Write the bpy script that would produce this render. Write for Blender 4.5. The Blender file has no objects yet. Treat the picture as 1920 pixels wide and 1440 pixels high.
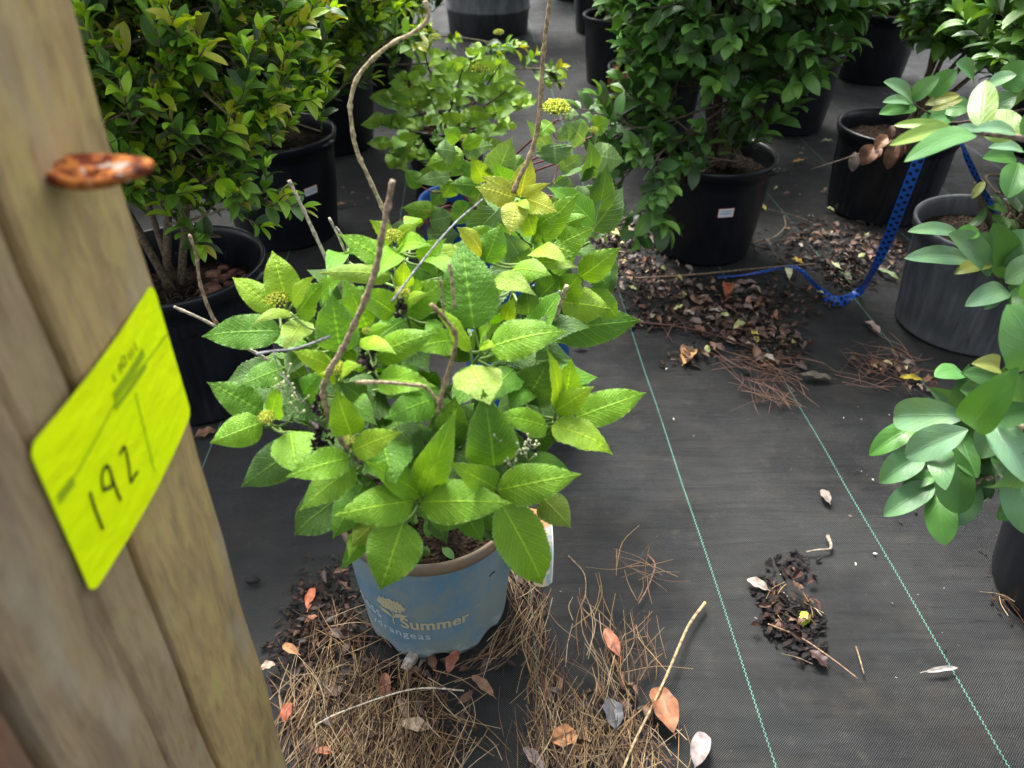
import bpy, math, random
import numpy as np
from mathutils import Vector
R = math.radians
scene = bpy.context.scene
C = scene.collection
rng = np.random.default_rng(7)
random.seed(7)

# ------------------------------------------------------------ camera, world, sun, exposure
F = 1450.0; PITCH = R(36.0); CAMZ = 1.0
cd = bpy.data.cameras.new("camera"); cam = bpy.data.objects.new("camera", cd); C.objects.link(cam)
cam.location = (0, 0, CAMZ); cam.rotation_euler = (R(90) - PITCH, 0, 0)
cd.sensor_width = 36; cd.lens = F / 1920 * 36; cd.clip_start = 0.02; cd.clip_end = 400
cd.dof.use_dof = True; cd.dof.focus_distance = 1.15; cd.dof.aperture_fstop = 5.6
scene.camera = cam

w = bpy.data.worlds.new("World"); scene.world = w; w.use_nodes = True
nt = w.node_tree; nt.nodes.clear()
sky = nt.nodes.new('ShaderNodeTexSky'); sky.sky_type = 'NISHITA'; sky.sun_disc = False
SUN_EL, SUN_ROT = R(58), R(-20)
sky.sun_elevation = SUN_EL; sky.sun_rotation = SUN_ROT; sky.dust_density = 4; sky.air_density = 1.0
hs = nt.nodes.new('ShaderNodeHueSaturation'); hs.inputs['Saturation'].default_value = 0.30   # grey, overcast sky
bg = nt.nodes.new('ShaderNodeBackground'); bg.inputs['Strength'].default_value = 0.125
wo = nt.nodes.new('ShaderNodeOutputWorld')
nt.links.new(sky.outputs[0], hs.inputs['Color']); nt.links.new(hs.outputs[0], bg.inputs[0]); nt.links.new(bg.outputs[0], wo.inputs[0])
sl = bpy.data.lights.new("sun", 'SUN'); sl.energy = 2.7; sl.angle = R(26); sl.color = (1, .97, .91)
so = bpy.data.objects.new("sun", sl); C.objects.link(so)
sd = Vector((math.sin(SUN_ROT) * math.cos(SUN_EL), math.cos(SUN_ROT) * math.cos(SUN_EL), math.sin(SUN_EL)))
so.rotation_euler = sd.to_track_quat('Z', 'Y').to_euler(); so.location = (0, 0, 5)
vs = scene.view_settings; vs.view_transform = 'Standard'; vs.look = 'None'; vs.exposure = 1.95; vs.gamma = 1

# ------------------------------------------------------------ picture -> world helpers
cp, sp = math.cos(PITCH), math.sin(PITCH)
CAM = np.array([0, 0, CAMZ])
def ray(px, py):
    a = (px - 960) / F; b = -(py - 720) / F
    return np.array([a, cp + b * sp, -sp + b * cp])          # depth 1 along the optical axis
def G(px, py, z=0.0):
    d = ray(px, py); t = (z - CAMZ) / d[2]; return CAM + d * t
def PY(px, py, Y):
    d = ray(px, py); return CAM + d * (Y / d[1])
def depth(p): return p[1] * cp - (p[2] - CAMZ) * sp
class Ell:
    def __init__(s, c, r): s.c = np.array(c, float); s.r = np.array(r, float)
    def at(s, px, py, k=1.0):
        d = ray(px, py); o = (CAM - s.c) / (s.r * k); e = d / (s.r * k)
        A = e @ e; B = o @ e; D = B * B - A * (o @ o - 1)
        t = (-B - math.sqrt(D)) / A if D > 0 else -B / A
        return CAM + d * t

# ------------------------------------------------------------ mesh builder
class MB:
    def __init__(s): s.v = []; s.uv = []; s.col = []; s.f = []; s.n = 0
    def add(s, v, faces, uv=None, col=(1, 1, 1)):
        v = np.asarray(v, float).reshape(-1, 3); m = len(v)
        s.v.append(v)
        s.uv.append(np.zeros((m, 2)) if uv is None else np.asarray(uv, float).reshape(-1, 2))
        c = np.asarray(col, float); s.col.append(np.broadcast_to(c, (m, 3)) if c.ndim == 1 else c)
        if isinstance(faces, np.ndarray): s.f.append(faces + s.n)
        else:
            for f in faces: s.f.append(np.array([f]) + s.n)
        s.n += m
    def grid(s, P, uv=None, col=(1, 1, 1), closed=False):      # P (a,b,3)
        a, b = P.shape[:2]; idx = np.arange(a * b).reshape(a, b)
        if closed: idx = np.concatenate([idx, idx[:, :1]], 1)
        f = np.stack([idx[:-1, :-1], idx[:-1, 1:], idx[1:, 1:], idx[1:, :-1]], -1).reshape(-1, 4)
        s.add(P.reshape(-1, 3), f, uv, col)
    def build(s, name, mat, parent=None, loc=None, smooth=True, **props):
        v = np.concatenate(s.v); uv = np.concatenate(s.uv); col = np.concatenate(s.col)
        off = np.array(parent['_o']) if parent is not None else np.array(loc if loc is not None else (0, 0, 0), float)
        v = v - off
        loops = np.concatenate([f.ravel() for f in s.f]).astype(np.int32)
        tot = np.concatenate([np.full(len(f), f.shape[1]) for f in s.f]).astype(np.int32)
        st = np.concatenate([[0], np.cumsum(tot)[:-1]]).astype(np.int32)
        me = bpy.data.meshes.new(name)
        me.vertices.add(len(v)); me.vertices.foreach_set('co', v.ravel())
        me.loops.add(len(loops)); me.loops.foreach_set('vertex_index', loops)
        me.polygons.add(len(tot)); me.polygons.foreach_set('loop_start', st); me.polygons.foreach_set('loop_total', tot)
        me.polygons.foreach_set('use_smooth', np.full(len(tot), smooth))
        me.update(calc_edges=True)
        ul = me.uv_layers.new(name='UVMap'); ul.data.foreach_set('uv', uv[loops].ravel())
        ca = me.color_attributes.new('Col', 'FLOAT_COLOR', 'POINT')
        ca.data.foreach_set('color', np.concatenate([col, np.ones((len(col), 1))], 1).ravel())
        me.materials.append(mat)
        o = bpy.data.objects.new(name, me); C.objects.link(o)
        if parent is not None: o.parent = parent
        else: o.location = off
        o['_o'] = [float(x) for x in off]
        for k, x in props.items(): o[k] = x
        return o
def thing(name, loc, label, category, group=None):
    o = bpy.data.objects.new(name, None); C.objects.link(o); o.location = loc; o['_o'] = [float(x) for x in loc]
    o.empty_display_size = .05
    o['label'] = label; o['category'] = category
    if group: o['group'] = group
    return o
def nrm(a): 
    a = np.asarray(a, float); return a / (np.linalg.norm(a, axis=-1, keepdims=True) + 1e-12)

def smooth_path(pts, n=6):                                      # Catmull-Rom
    P = np.asarray(pts, float)
    if len(P) < 3: return np.array([P[0] + (P[-1] - P[0]) * t for t in np.linspace(0, 1, n + 1)])
    Q = np.concatenate([[2 * P[0] - P[1]], P, [2 * P[-1] - P[-2]]]); out = []
    for i in range(len(P) - 1):
        p0, p1, p2, p3 = Q[i:i + 4]
        for t in np.linspace(0, 1, n, endpoint=False):
            out.append(.5 * ((2 * p1) + (p2 - p0) * t + (2 * p0 - 5 * p1 + 4 * p2 - p3) * t * t + (3 * p1 - p0 - 3 * p2 + p3) * t ** 3))
    out.append(P[-1]); return np.array(out)
def tube(mb, path, r, sides=6, col=(1, 1, 1), flat=1.0):
    P = np.asarray(path, float); n = len(P)
    r = np.interp(np.linspace(0, 1, n), np.linspace(0, 1, len(np.atleast_1d(r))), np.atleast_1d(r)) if np.ndim(r) else np.full(n, r)
    T = nrm(np.gradient(P, axis=0)); ref = np.array([0, 0, 1.0]) if abs(T[0][2]) < .9 else np.array([1.0, 0, 0])
    A = np.empty_like(P); a = nrm(np.cross(T[0], ref))
    for i in range(n):
        a = nrm(a - T[i] * (a @ T[i])); A[i] = a
    Bn = np.cross(T, A); th = np.linspace(0, 2 * math.pi, sides, endpoint=False)
    P2 = np.concatenate([P[:1], P, P[-1:]]); A = np.concatenate([A[:1], A, A[-1:]]); Bn = np.concatenate([Bn[:1], Bn, Bn[-1:]])
    r = np.concatenate([[r[0] * .02], r, [r[-1] * .02]])
    V = P2[:, None] + r[:, None, None] * (A[:, None] * np.cos(th)[:, None] + flat * Bn[:, None] * np.sin(th)[:, None])
    L = np.concatenate([[0], np.cumsum(np.linalg.norm(np.diff(P2, axis=0), axis=1))])
    uv = np.stack(np.broadcast_arrays(L[:, None], th[None] / 6.283), -1)
    c = col if np.ndim(col) == 1 else np.repeat(np.asarray(col), sides, 0)
    mb.grid(V, uv, c, closed=True)
def cane(mb, path, r0, r1, node=.035, col=(1, 1, 1), sides=8):      # woody stem with swollen nodes
    P = smooth_path(path, 8); L = np.concatenate([[0], np.cumsum(np.linalg.norm(np.diff(P, axis=0), axis=1))])
    n = max(8, int(L[-1] / .0045)); s = np.linspace(0, L[-1], n)
    Q = np.stack([np.interp(s, L, P[:, i]) for i in range(3)], 1)
    r = np.interp(s, [0, L[-1]], [r0, r1]); ph = np.abs(((s / node + .3) % 1) - .5) * node
    r = r * (1 + .42 * np.exp(-(ph / .0028) ** 2)) * (1 + .05 * rng.standard_normal(n))
    Q = Q + rng.standard_normal((n, 3)) * r0 * .05
    th = np.linspace(0, 1, n)
    tube(mb, Q, r, sides, col)

PROF = {
 'hyd':  ([0, .03, .08, .16, .26, .36, .46, .56, .66, .75, .83, .89, .94, .98, 1], [.04, .32, .62, .87, .985, 1, .955, .865, .73, .56, .37, .215, .10, .035, .01]),
 'ell':  ([0, .05, .12, .22, .35, .5, .65, .78, .88, .95, 1], [.05, .3, .55, .8, .96, 1, .93, .74, .5, .24, .01]),
 'lau':  ([0, .04, .1, .2, .35, .5, .65, .78, .88, .95, 1], [.06, .22, .46, .76, .96, 1, .95, .8, .58, .32, .01]),
}
def leaves(mb, B, T, N, hw, bend=.1, fold=.15, rows=6, cols=4, prof='ell', col=(1, 1, 1), serr=0, und=0, quilt=0, nv=8, droop=0, curl=0):
    B = np.atleast_2d(B); T = np.atleast_2d(T); N = np.atleast_2d(N); n = len(B)
    bc = lambda x: np.broadcast_to(np.asarray(x, float), (n,))[:, None, None]
    hw, bend, fold, und, droop, curl = map(bc, (hw, bend, fold, und, droop, curl))
    ax = T - B; L = np.linalg.norm(ax, axis=1)[:, None, None]; a = nrm(ax)
    N = nrm(N - a * (N * a).sum(1)[:, None]); S = np.cross(a, N)
    s = np.linspace(0, 1, rows + 1); v = np.linspace(-1, 1, cols + 1)
    pw = np.interp(s, *PROF[prof])
    wv = np.outer(pw, v)                                            # rows x cols
    if serr:
        tooth = np.where(np.arange(rows + 1) % 2 == 0, 1 + serr, 1 - serr); tooth[-1] = 1
        edge = np.abs(v) > .99
        wv = np.where(edge[None], wv * tooth[:, None] , wv)
    sg = s[None, :, None]; av = np.abs(v)[None, None]
    h = bend * L * 4 * sg * (1 - sg) - droop * L * np.clip(sg - .55, 0, 1) ** 2 * 4
    h = h + fold * hw * av * np.abs(pw)[None, :, None] + curl * hw * (av ** 2) * pw[None, :, None]
    if np.any(und): 
        ph = rng.random(n)[:, None, None] * 6.28
        h = h + und * hw * np.sin(sg * 14 + ph + np.sign(v)[None, None]) * av ** 2 * pw[None, :, None]
    if quilt:
        t = sg - .28 * av ** .9; h = h - quilt * hw * np.abs(np.cos(math.pi * t * nv)) ** 3 * np.clip(av * 6, 0, 1) * (pw[None, :, None] > .1)
    P = (B[:, None, None] + ax[:, None, None] * s[None, :, None, None]
         + S[:, None, None] * (wv[None] * hw)[..., None] * 1.0 + N[:, None, None] * h[..., None])
    m = (rows + 1) * (cols + 1); idx = np.arange(m).reshape(rows + 1, cols + 1)
    f = np.stack([idx[:-1, :-1], idx[:-1, 1:], idx[1:, 1:], idx[1:, :-1]], -1).reshape(-1, 4)
    f = f[:, ::-1]
    f = (f[None] + (np.arange(n) * m)[:, None, None]).reshape(-1, 4)
    uv = np.broadcast_to(np.stack(np.meshgrid(s, (v + 1) / 2, indexing='ij'), -1).reshape(1, m, 2), (n, m, 2))
    c = np.asarray(col, float)
    if c.ndim == 2: c = np.repeat(c, m, 0)
    mb.add(P, f, uv, c)

def lathe(mb, c, prof, segs=72, warp=None, col=(1, 1, 1)):
    th = np.linspace(0, 2 * math.pi, segs, endpoint=False); rows = []
    for i, (r, z) in enumerate(prof):
        rr = np.full(segs, r); zz = np.full(segs, z)
        if warp: rr, zz = warp(i, th, rr, zz)
        rows.append(np.stack([c[0] + rr * np.cos(th), c[1] + rr * np.sin(th), c[2] + zz], -1))
    P = np.array(rows); u = np.broadcast_to(th / 6.283, (len(prof), segs)); z = np.broadcast_to(np.array([p[1] for p in prof])[:, None], u.shape)
    mb.grid(P, np.stack([u, z], -1), col, closed=True)
def box(mb, lo, hi, bev=0.0, col=(1, 1, 1)):
    lo = np.array(lo); hi = np.array(hi)
    v = [[x, y, z] for x in (lo[0], hi[0]) for y in (lo[1], hi[1]) for z in (lo[2], hi[2])]
    mb.add(v, np.array([[0, 1, 3, 2], [4, 6, 7, 5], [0, 4, 5, 1], [2, 3, 7, 6], [0, 2, 6, 4], [1, 5, 7, 3]]), None, col)
def blob(mb, c, r, col, k=5, j=.15, sq=(1, 1, 1)):
    th = np.linspace(0, 2 * math.pi, k + 1, endpoint=False); ph = np.linspace(.05, math.pi - .05, k)
    P = np.stack([np.outer(np.sin(ph), np.cos(th)), np.outer(np.sin(ph), np.sin(th)), np.outer(np.cos(ph), np.ones(k + 1))], -1)
    P = P * (1 + j * rng.standard_normal(P.shape[:2]))[..., None] * r * np.array(sq) + np.asarray(c)
    mb.grid(P, None, col, closed=True)

# ------------------------------------------------------------ materials
def mat(name):
    m = bpy.data.materials.new(name); m.use_nodes = True; nt = m.node_tree
    return m, nt, nt.nodes['Principled BSDF'], nt.nodes['Material Output']
class NT:
    def __init__(s, nt): s.nt = nt
    def n(s, t, **k):
        x = s.nt.nodes.new(t)
        for a, b in k.items(): setattr(x, a, b)
        return x
    def l(s, a, b): s.nt.links.new(a, b)
    def put(s, sock, v):
        if isinstance(v, (int, float)): sock.default_value = v
        elif isinstance(v, tuple): sock.default_value = v + (1,) if len(v) == 3 and sock.type == 'RGBA' else v
        else: s.l(v, sock)
    def m(s, op, a, b=0.0, c=None):
        x = s.n('ShaderNodeMath', operation=op); s.put(x.inputs[0], a); s.put(x.inputs[1], b)
        if c is not None: s.put(x.inputs[2], c)
        return x.outputs[0]
    def ss(s, v, a, b, lo=0., hi=1.):
        x = s.n('ShaderNodeMapRange', interpolation_type='SMOOTHSTEP'); s.put(x.inputs[0], v)
        for i, q in zip((1, 2, 3, 4), (a, b, lo, hi)): x.inputs[i].default_value = q
        return x.outputs[0]
    def mix(s, f, a, b, bt='MIX'):
        x = s.n('ShaderNodeMix', data_type='RGBA', blend_type=bt); s.put(x.inputs[0], f); s.put(x.inputs[6], a); s.put(x.inputs[7], b)
        return x.outputs[2]
    def noise(s, vec, sc, det=3, rough=.5, out=0):
        x = s.n('ShaderNodeTexNoise'); s.l(vec, x.inputs['Vector']); x.inputs['Scale'].default_value = sc; x.inputs['Detail'].default_value = det; x.inputs['Roughness'].default_value = rough
        return x.outputs[out]
    def vor(s, vec, sc, feat='F1', out=0):
        x = s.n('ShaderNodeTexVoronoi', feature=feat); s.l(vec, x.inputs['Vector']); x.inputs['Scale'].default_value = sc
        return x.outputs[out]
    def map(s, vec, sc=(1, 1, 1), rot=(0, 0, 0), loc=(0, 0, 0)):
        x = s.n('ShaderNodeMapping'); s.l(vec, x.inputs[0]); x.inputs['Location'].default_value = loc; x.inputs['Rotation'].default_value = rot; x.inputs['Scale'].default_value = sc
        return x.outputs[0]
    def sep(s, vec):
        x = s.n('ShaderNodeSeparateXYZ'); s.l(vec, x.inputs[0]); return x.outputs
    def bump(s, h, st, dist=.001, nrm=None):
        x = s.n('ShaderNodeBump'); s.l(h, x.inputs['Height']); x.inputs['Strength'].default_value = st; x.inputs['Distance'].default_value = dist
        if nrm is not None: s.l(nrm, x.inputs['Normal'])
        return x.outputs[0]
    def geo(s): return s.n('ShaderNodeNewGeometry')
    def tc(s): return s.n('ShaderNodeTexCoord')

def leaf_mat(name, nv=8, vein=.5, veincol=(1.5, 1.25, 1.6), rough=.42, transl=.28, back=1.5, spec=.45, slope=.28, edge=0., spot=0.):
    m, nt, b, out = mat(name); g = NT(nt)
    at = g.n('ShaderNodeAttribute', attribute_name='Col'); tc = g.tc(); geo = g.geo()
    x, y, _ = g.sep(tc.outputs['UV'])
    a = g.m('MULTIPLY', g.m('ABSOLUTE', g.m('SUBTRACT', y, .5)), 2.)
    t = g.m('SUBTRACT', x, g.m('MULTIPLY', g.m('POWER', a, .9), slope))
    wob = g.m('MULTIPLY', g.m('SUBTRACT', g.noise(geo.outputs['Position'], 60, 1), .5), .03)
    t = g.m('ADD', t, wob)
    d = g.m('MULTIPLY', g.m('ABSOLUTE', g.m('SUBTRACT', g.m('FRACT', g.m('MULTIPLY', t, float(nv))), .5)), 2.)
    lat = g.m('MULTIPLY', g.ss(d, .78, .95), g.ss(a, 1.0, .8))
    trough = g.m('MULTIPLY', g.ss(d, .40, .74), g.ss(d, .92, .76))
    mid = g.ss(a, .07, .02)
    vn = g.m('MAXIMUM', mid, g.m('MULTIPLY', lat, .62))
    ret = g.vor(g.map(geo.outputs['Position'], (1, 1, 1)), 420, 'DISTANCE_TO_EDGE')
    retm = g.ss(ret, .12, .0)
    big = g.noise(geo.outputs['Position'], 22, 3)
    c = g.mix(g.ss(big, .3, .75), at.outputs['Color'], g.mix(1., at.outputs['Color'], (1.22, 1.10, .8), 'MULTIPLY'))
    c = g.mix(g.m('MULTIPLY', retm, .2 * vein), c, g.mix(1., c, (.62, .7, .6), 'MULTIPLY'))
    c = g.mix(g.m('MULTIPLY', trough, .38 * vein), c, g.mix(1., c, (.55, .68, .6), 'MULTIPLY'))
    vc = g.mix(1., c, veincol, 'MULTIPLY')
    vc = g.mix(1., vc, (.045, .05, .012), 'ADD')
    c = g.mix(g.m('MULTIPLY', vn, vein), c, vc)
    if edge:
        em = g.m('MULTIPLY', g.ss(a, .80, 1.0), edge)
        c = g.mix(em, c, (.38, .46, .25))
    if spot:
        sm = g.ss(g.noise(geo.outputs['Position'], 70, 3, .65), .70, .74)
        c = g.mix(g.m('MULTIPLY', sm, spot), c, (.22, .17, .08))
    bk = g.mix(1., c, (back, back * .98, back * 1.15), 'MULTIPLY'); bk = g.mix(.25, bk, (.12, .16, .06))
    cf = g.mix(geo.outputs['Backfacing'], c, bk)
    g.put(b.inputs['Base Color'], cf); b.inputs['Roughness'].default_value = rough; b.inputs['Specular IOR Level'].default_value = spec
    rr = g.m('ADD', g.m('MULTIPLY', g.noise(geo.outputs['Position'], 90, 2), .22), rough - .1); g.put(b.inputs['Roughness'], rr)
    hgt = g.m('SUBTRACT', g.m('MULTIPLY', ret, .8), g.m('MULTIPLY', vn, .8))
    nb = g.bump(hgt, min(.9, .2 + vein), .0013); g.l(nb, b.inputs['Normal'])
    tr = g.n('ShaderNodeBsdfTranslucent'); g.put(tr.inputs[0], g.mix(1., cf, (1.5, 1.35, .5), 'MULTIPLY')); g.l(nb, tr.inputs['Normal'])
    mx = g.n('ShaderNodeMixShader'); mx.inputs[0].default_value = transl; g.l(b.outputs[0], mx.inputs[1]); g.l(tr.outputs[0], mx.inputs[2])
    g.l(mx.outputs[0], out.inputs[0])
    return m
M = {}
M['hyd'] = leaf_mat('hydrangea_leaf', 9, .82, (2.1, 1.75, 2.2), .44, .30, 1.3, .28, edge=.12, spot=.35)
M['hydc'] = leaf_mat('pale_hydrangea_leaf', 7, .65, (2.2, 1.8, 2.4), .45, .25, 1.2, .3, edge=.25)
M['cam'] = leaf_mat('glossy_leaf', 7, .40, (1.9, 1.6, 1.5), .30, .34, 1.5, .5, edge=.22)
M['vib'] = leaf_mat('shrub_leaf', 6, .25, (1.6, 1.45, 1.6), .36, .26, 1.7, .5, spot=.35)
M['big'] = leaf_mat('broad_leaf', 6, .10, (1.6, 1.4, 1.6), .36, .16, 1.9, .35, slope=.4)

def vcol_mat(name, rough=.7, nsc=60, var=.5, spec=.3, bumps=.5, bsc=200, transl=0.):
    m, nt, b, out = mat(name); g = NT(nt); at = g.n('ShaderNodeAttribute', attribute_name='Col'); geo = g.geo()
    n = g.noise(geo.outputs['Position'], nsc, 4, .6)
    c = g.mix(g.ss(n, .3, .7), g.mix(1., at.outputs['Color'], (1 - var, 1 - var, 1 - var), 'MULTIPLY'), g.mix(1., at.outputs['Color'], (1 + var * .5,) * 3, 'MULTIPLY'))
    g.put(b.inputs['Base Color'], c); b.inputs['Roughness'].default_value = rough; b.inputs['Specular IOR Level'].default_value = spec
    g.l(g.bump(g.noise(geo.outputs['Position'], bsc, 3), bumps, .002), b.inputs['Normal'])
    return m
M['dry'] = vcol_mat('dry_leaf', .55, 55, .45, .35, .5, 120)
M['straw'] = vcol_mat('pine_straw', .55, 30, .35, .35, .2)
M['chip'] = vcol_mat('bark_chip', .8, 90, .5, .2, .8, 300)
M['wood_stem'] = vcol_mat('woody_stem', .75, 170, .6, .2, 1., 420)
M['stem'] = vcol_mat('green_stem', .5, 60, .2, .4, .2)
M['bud'] = vcol_mat('flower_buds', .6, 200, .25, .3, .2)
M['ink'] = vcol_mat('ink', .6, 20, .0, .2, .0)

def soil_mat():
    m, nt, b, out = mat('potting_soil'); g = NT(nt); p = g.geo().outputs['Position']
    n = g.noise(p, 70, 6, .7); v = g.vor(p, 160)
    c = g.mix(g.ss(n, .35, .7), (.012, .009, .007), (.055, .036, .024)); c = g.mix(g.ss(v, .25, .0), c, (.10, .065, .045))
    g.put(b.inputs['Base Color'], c); b.inputs['Roughness'].default_value = .95; b.inputs['Specular IOR Level'].default_value = .15
    g.l(g.bump(g.m('ADD', n, v), 1., .01), b.inputs['Normal']); return m
M['soil'] = soil_mat()

def pot_mat(name, base, dust, amt=.5, rough=.45, faded=None):
    m, nt, b, out = mat(name); g = NT(nt); tc = g.tc(); p = g.geo().outputs['Position']
    n = g.noise(g.map(p, (1, 1, .35)), 14, 5, .65); n2 = g.noise(g.map(p, (1, 1, .12)), 70, 3, .6); n3 = g.noise(p, 260, 2)
    f = g.m('MULTIPLY', g.ss(g.m('ADD', g.m('MULTIPLY', n, .7), g.m('MULTIPLY', n2, .3)), .42, .68), amt)
    z = g.sep(p)[2]; low = g.m('MULTIPLY', g.ss(g.m('ADD', z, g.m('MULTIPLY', n, .05)), .085, .02), amt * .8)
    c = g.mix(g.m('MAXIMUM', f, low), base, dust)
    if faded:
        k = g.ss(g.noise(g.map(p, (1, 1, .7)), 14, 6, .68), .42, .60); c = g.mix(g.m('MULTIPLY', k, .75), c, faded)
        # water-line crust near the base
        ring = g.m('MULTIPLY', g.ss(g.m('ADD', z, g.m('MULTIPLY', g.noise(p, 35, 4), .07)), .075, .05), g.ss(g.noise(p, 60, 4, .7), .42, .6))
        c = g.mix(g.m('MULTIPLY', ring, .6), c, (.30, .33, .33))
    sp = g.ss(n3, .72, .78); c = g.mix(g.m('MULTIPLY', sp, .25), c, (.25, .24, .22))
    g.put(b.inputs['Base Color'], c); g.put(b.inputs['Roughness'], g.m('ADD', g.m('MULTIPLY', n, .3), rough - .12)); b.inputs['Specular IOR Level'].default_value = .4
    g.l(g.bump(g.m('ADD', n2, g.m('MULTIPLY', n3, .4)), .12, .002), b.inputs['Normal']); return m
M['black'] = pot_mat('black_plastic', (.0045, .0062, .0098), (.017, .020, .025), .6, .32)
M['grey'] = pot_mat('weathered_grey_plastic', (.060, .066, .076), (.14, .145, .155), .9, .55)
M['blue'] = pot_mat('faded_blue_plastic', (.075, .165, .24), (.16, .22, .235), .85, .6, faded=(.17, .20, .175))
M['bluerim'] = pot_mat('dirty_rim_plastic', (.17, .12, .075), (.09, .10, .11), .7, .65)
M['blue2'] = pot_mat('blue_plastic', (.010, .075, .30), (.04, .12, .26), .4, .45)

def wood_mat(name, ca, cb, moss):
    m, nt, b, out = mat(name); g = NT(nt); p = g.geo().outputs['Position']
    pn = g.map(p, (1, 1, .16)); ring = g.noise(pn, 60, 7, .65); fine = g.noise(g.map(p, (1, 1, .10)), 330, 5, .7); blot = g.noise(g.map(p, (1, 1, .5)), 45, 6, .65)
    c = g.mix(g.ss(ring, .35, .65), ca, cb); c = g.mix(g.ss(fine, .45, .68), c, g.mix(1., c, (.74, .71, .66), 'MULTIPLY'))
    c = g.mix(g.m('MULTIPLY', g.ss(blot, .46, .66), .75), c, moss)
    b3 = g.noise(g.map(p, (1, 1, .3)), 14, 4, .6); c = g.mix(g.m('MULTIPLY', g.ss(b3, .52, .72), .45), c, (.16, .12, .085))
    c = g.mix(g.m('MULTIPLY', g.ss(g.noise(g.map(p, (1, 1, .4), (0, 0, 0), (4, 2, 1)), 18, 4), .55, .72), .55), c, (.36, .31, .23))
    g.put(b.inputs['Base Color'], c); b.inputs['Roughness'].default_value = .8; b.inputs['Specular IOR Level'].default_value = .2
    g.l(g.bump(g.m('ADD', ring, fine), .6, .003), b.inputs['Normal']); return m
M['wood'] = wood_mat('weathered_timber', (.44, .31, .14), (.30, .215, .105), (.44, .345, .13))
M['wood2'] = wood_mat('weathered_timber_brown', (.35, .255, .15), (.24, .175, .105), (.34, .27, .14))
M['redwood'] = wood_mat('reddish_timber', (.24, .11, .06), (.16, .075, .045), (.19, .12, .075))

def simple(name, col, rough=.5, spec=.4):
    m, nt, b, out = mat(name); b.inputs['Base Color'].default_value = col + (1,); b.inputs['Roughness'].default_value = rough; b.inputs['Specular IOR Level'].default_value = spec
    return m
def tag_mat():
    m, nt, b, out = mat('fluorescent_card'); g = NT(nt); p = g.geo().outputs['Position']
    c = g.mix(g.ss(g.noise(p, 25, 3), .35, .7), (.74, .94, .001), (.80, .95, .002)); g.put(b.inputs['Base Color'], c); b.inputs['Roughness'].default_value = .6; b.inputs['Specular IOR Level'].default_value = .12
    g.l(g.bump(g.noise(g.map(p, (1, 1, 2.2), (R(30), 0, 0)), 38, 4, .6), .5, .004), b.inputs['Normal']); return m
M['tag'] = tag_mat()
def rust_mat():
    m, nt, b, out = mat('rusty_steel'); g = NT(nt); p = g.geo().outputs['Position']
    n = g.noise(p, 110, 5, .6); c = g.mix(g.ss(n, .4, .6), (.13, .03, .015), (.42, .15, .035)); c = g.mix(g.ss(g.noise(p, 90, 3), .60, .68), c, (.40, .34, .28)); c = g.mix(g.ss(g.noise(p, 70, 3), .60, .7), c, (.05, .018, .015))
    g.put(b.inputs['Base Color'], c); b.inputs['Roughness'].default_value = .95; b.inputs['Specular IOR Level'].default_value = .1; g.l(g.bump(n, 1., .004), b.inputs['Normal']); return m
M['rust'] = rust_mat()
def ribbon_mat():
    m, nt, b, out = mat('blue_polka_dot_ribbon'); g = NT(nt); x, y, _ = g.sep(g.tc().outputs['UV'])       # x metres along, y metres across
    def dots(ox, oy):
        fx = g.m('SUBTRACT', g.m('FRACT', g.m('ADD', g.m('DIVIDE', x, .021), ox)), .5); fy = g.m('SUBTRACT', g.m('FRACT', g.m('ADD', g.m('DIVIDE', y, .021), oy)), .5)
        return g.ss(g.m('ADD', g.m('MULTIPLY', fx, fx), g.m('MULTIPLY', fy, fy)), .052, .038)
    d = g.m('MAXIMUM', dots(0., .25), dots(.5, .75))
    c = g.mix(d, (.008, .085, .42), (.004, .008, .03)); g.put(b.inputs['Base Color'], c); b.inputs['Roughness'].default_value = .4; return m
M['ribbon'] = ribbon_mat()

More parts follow.
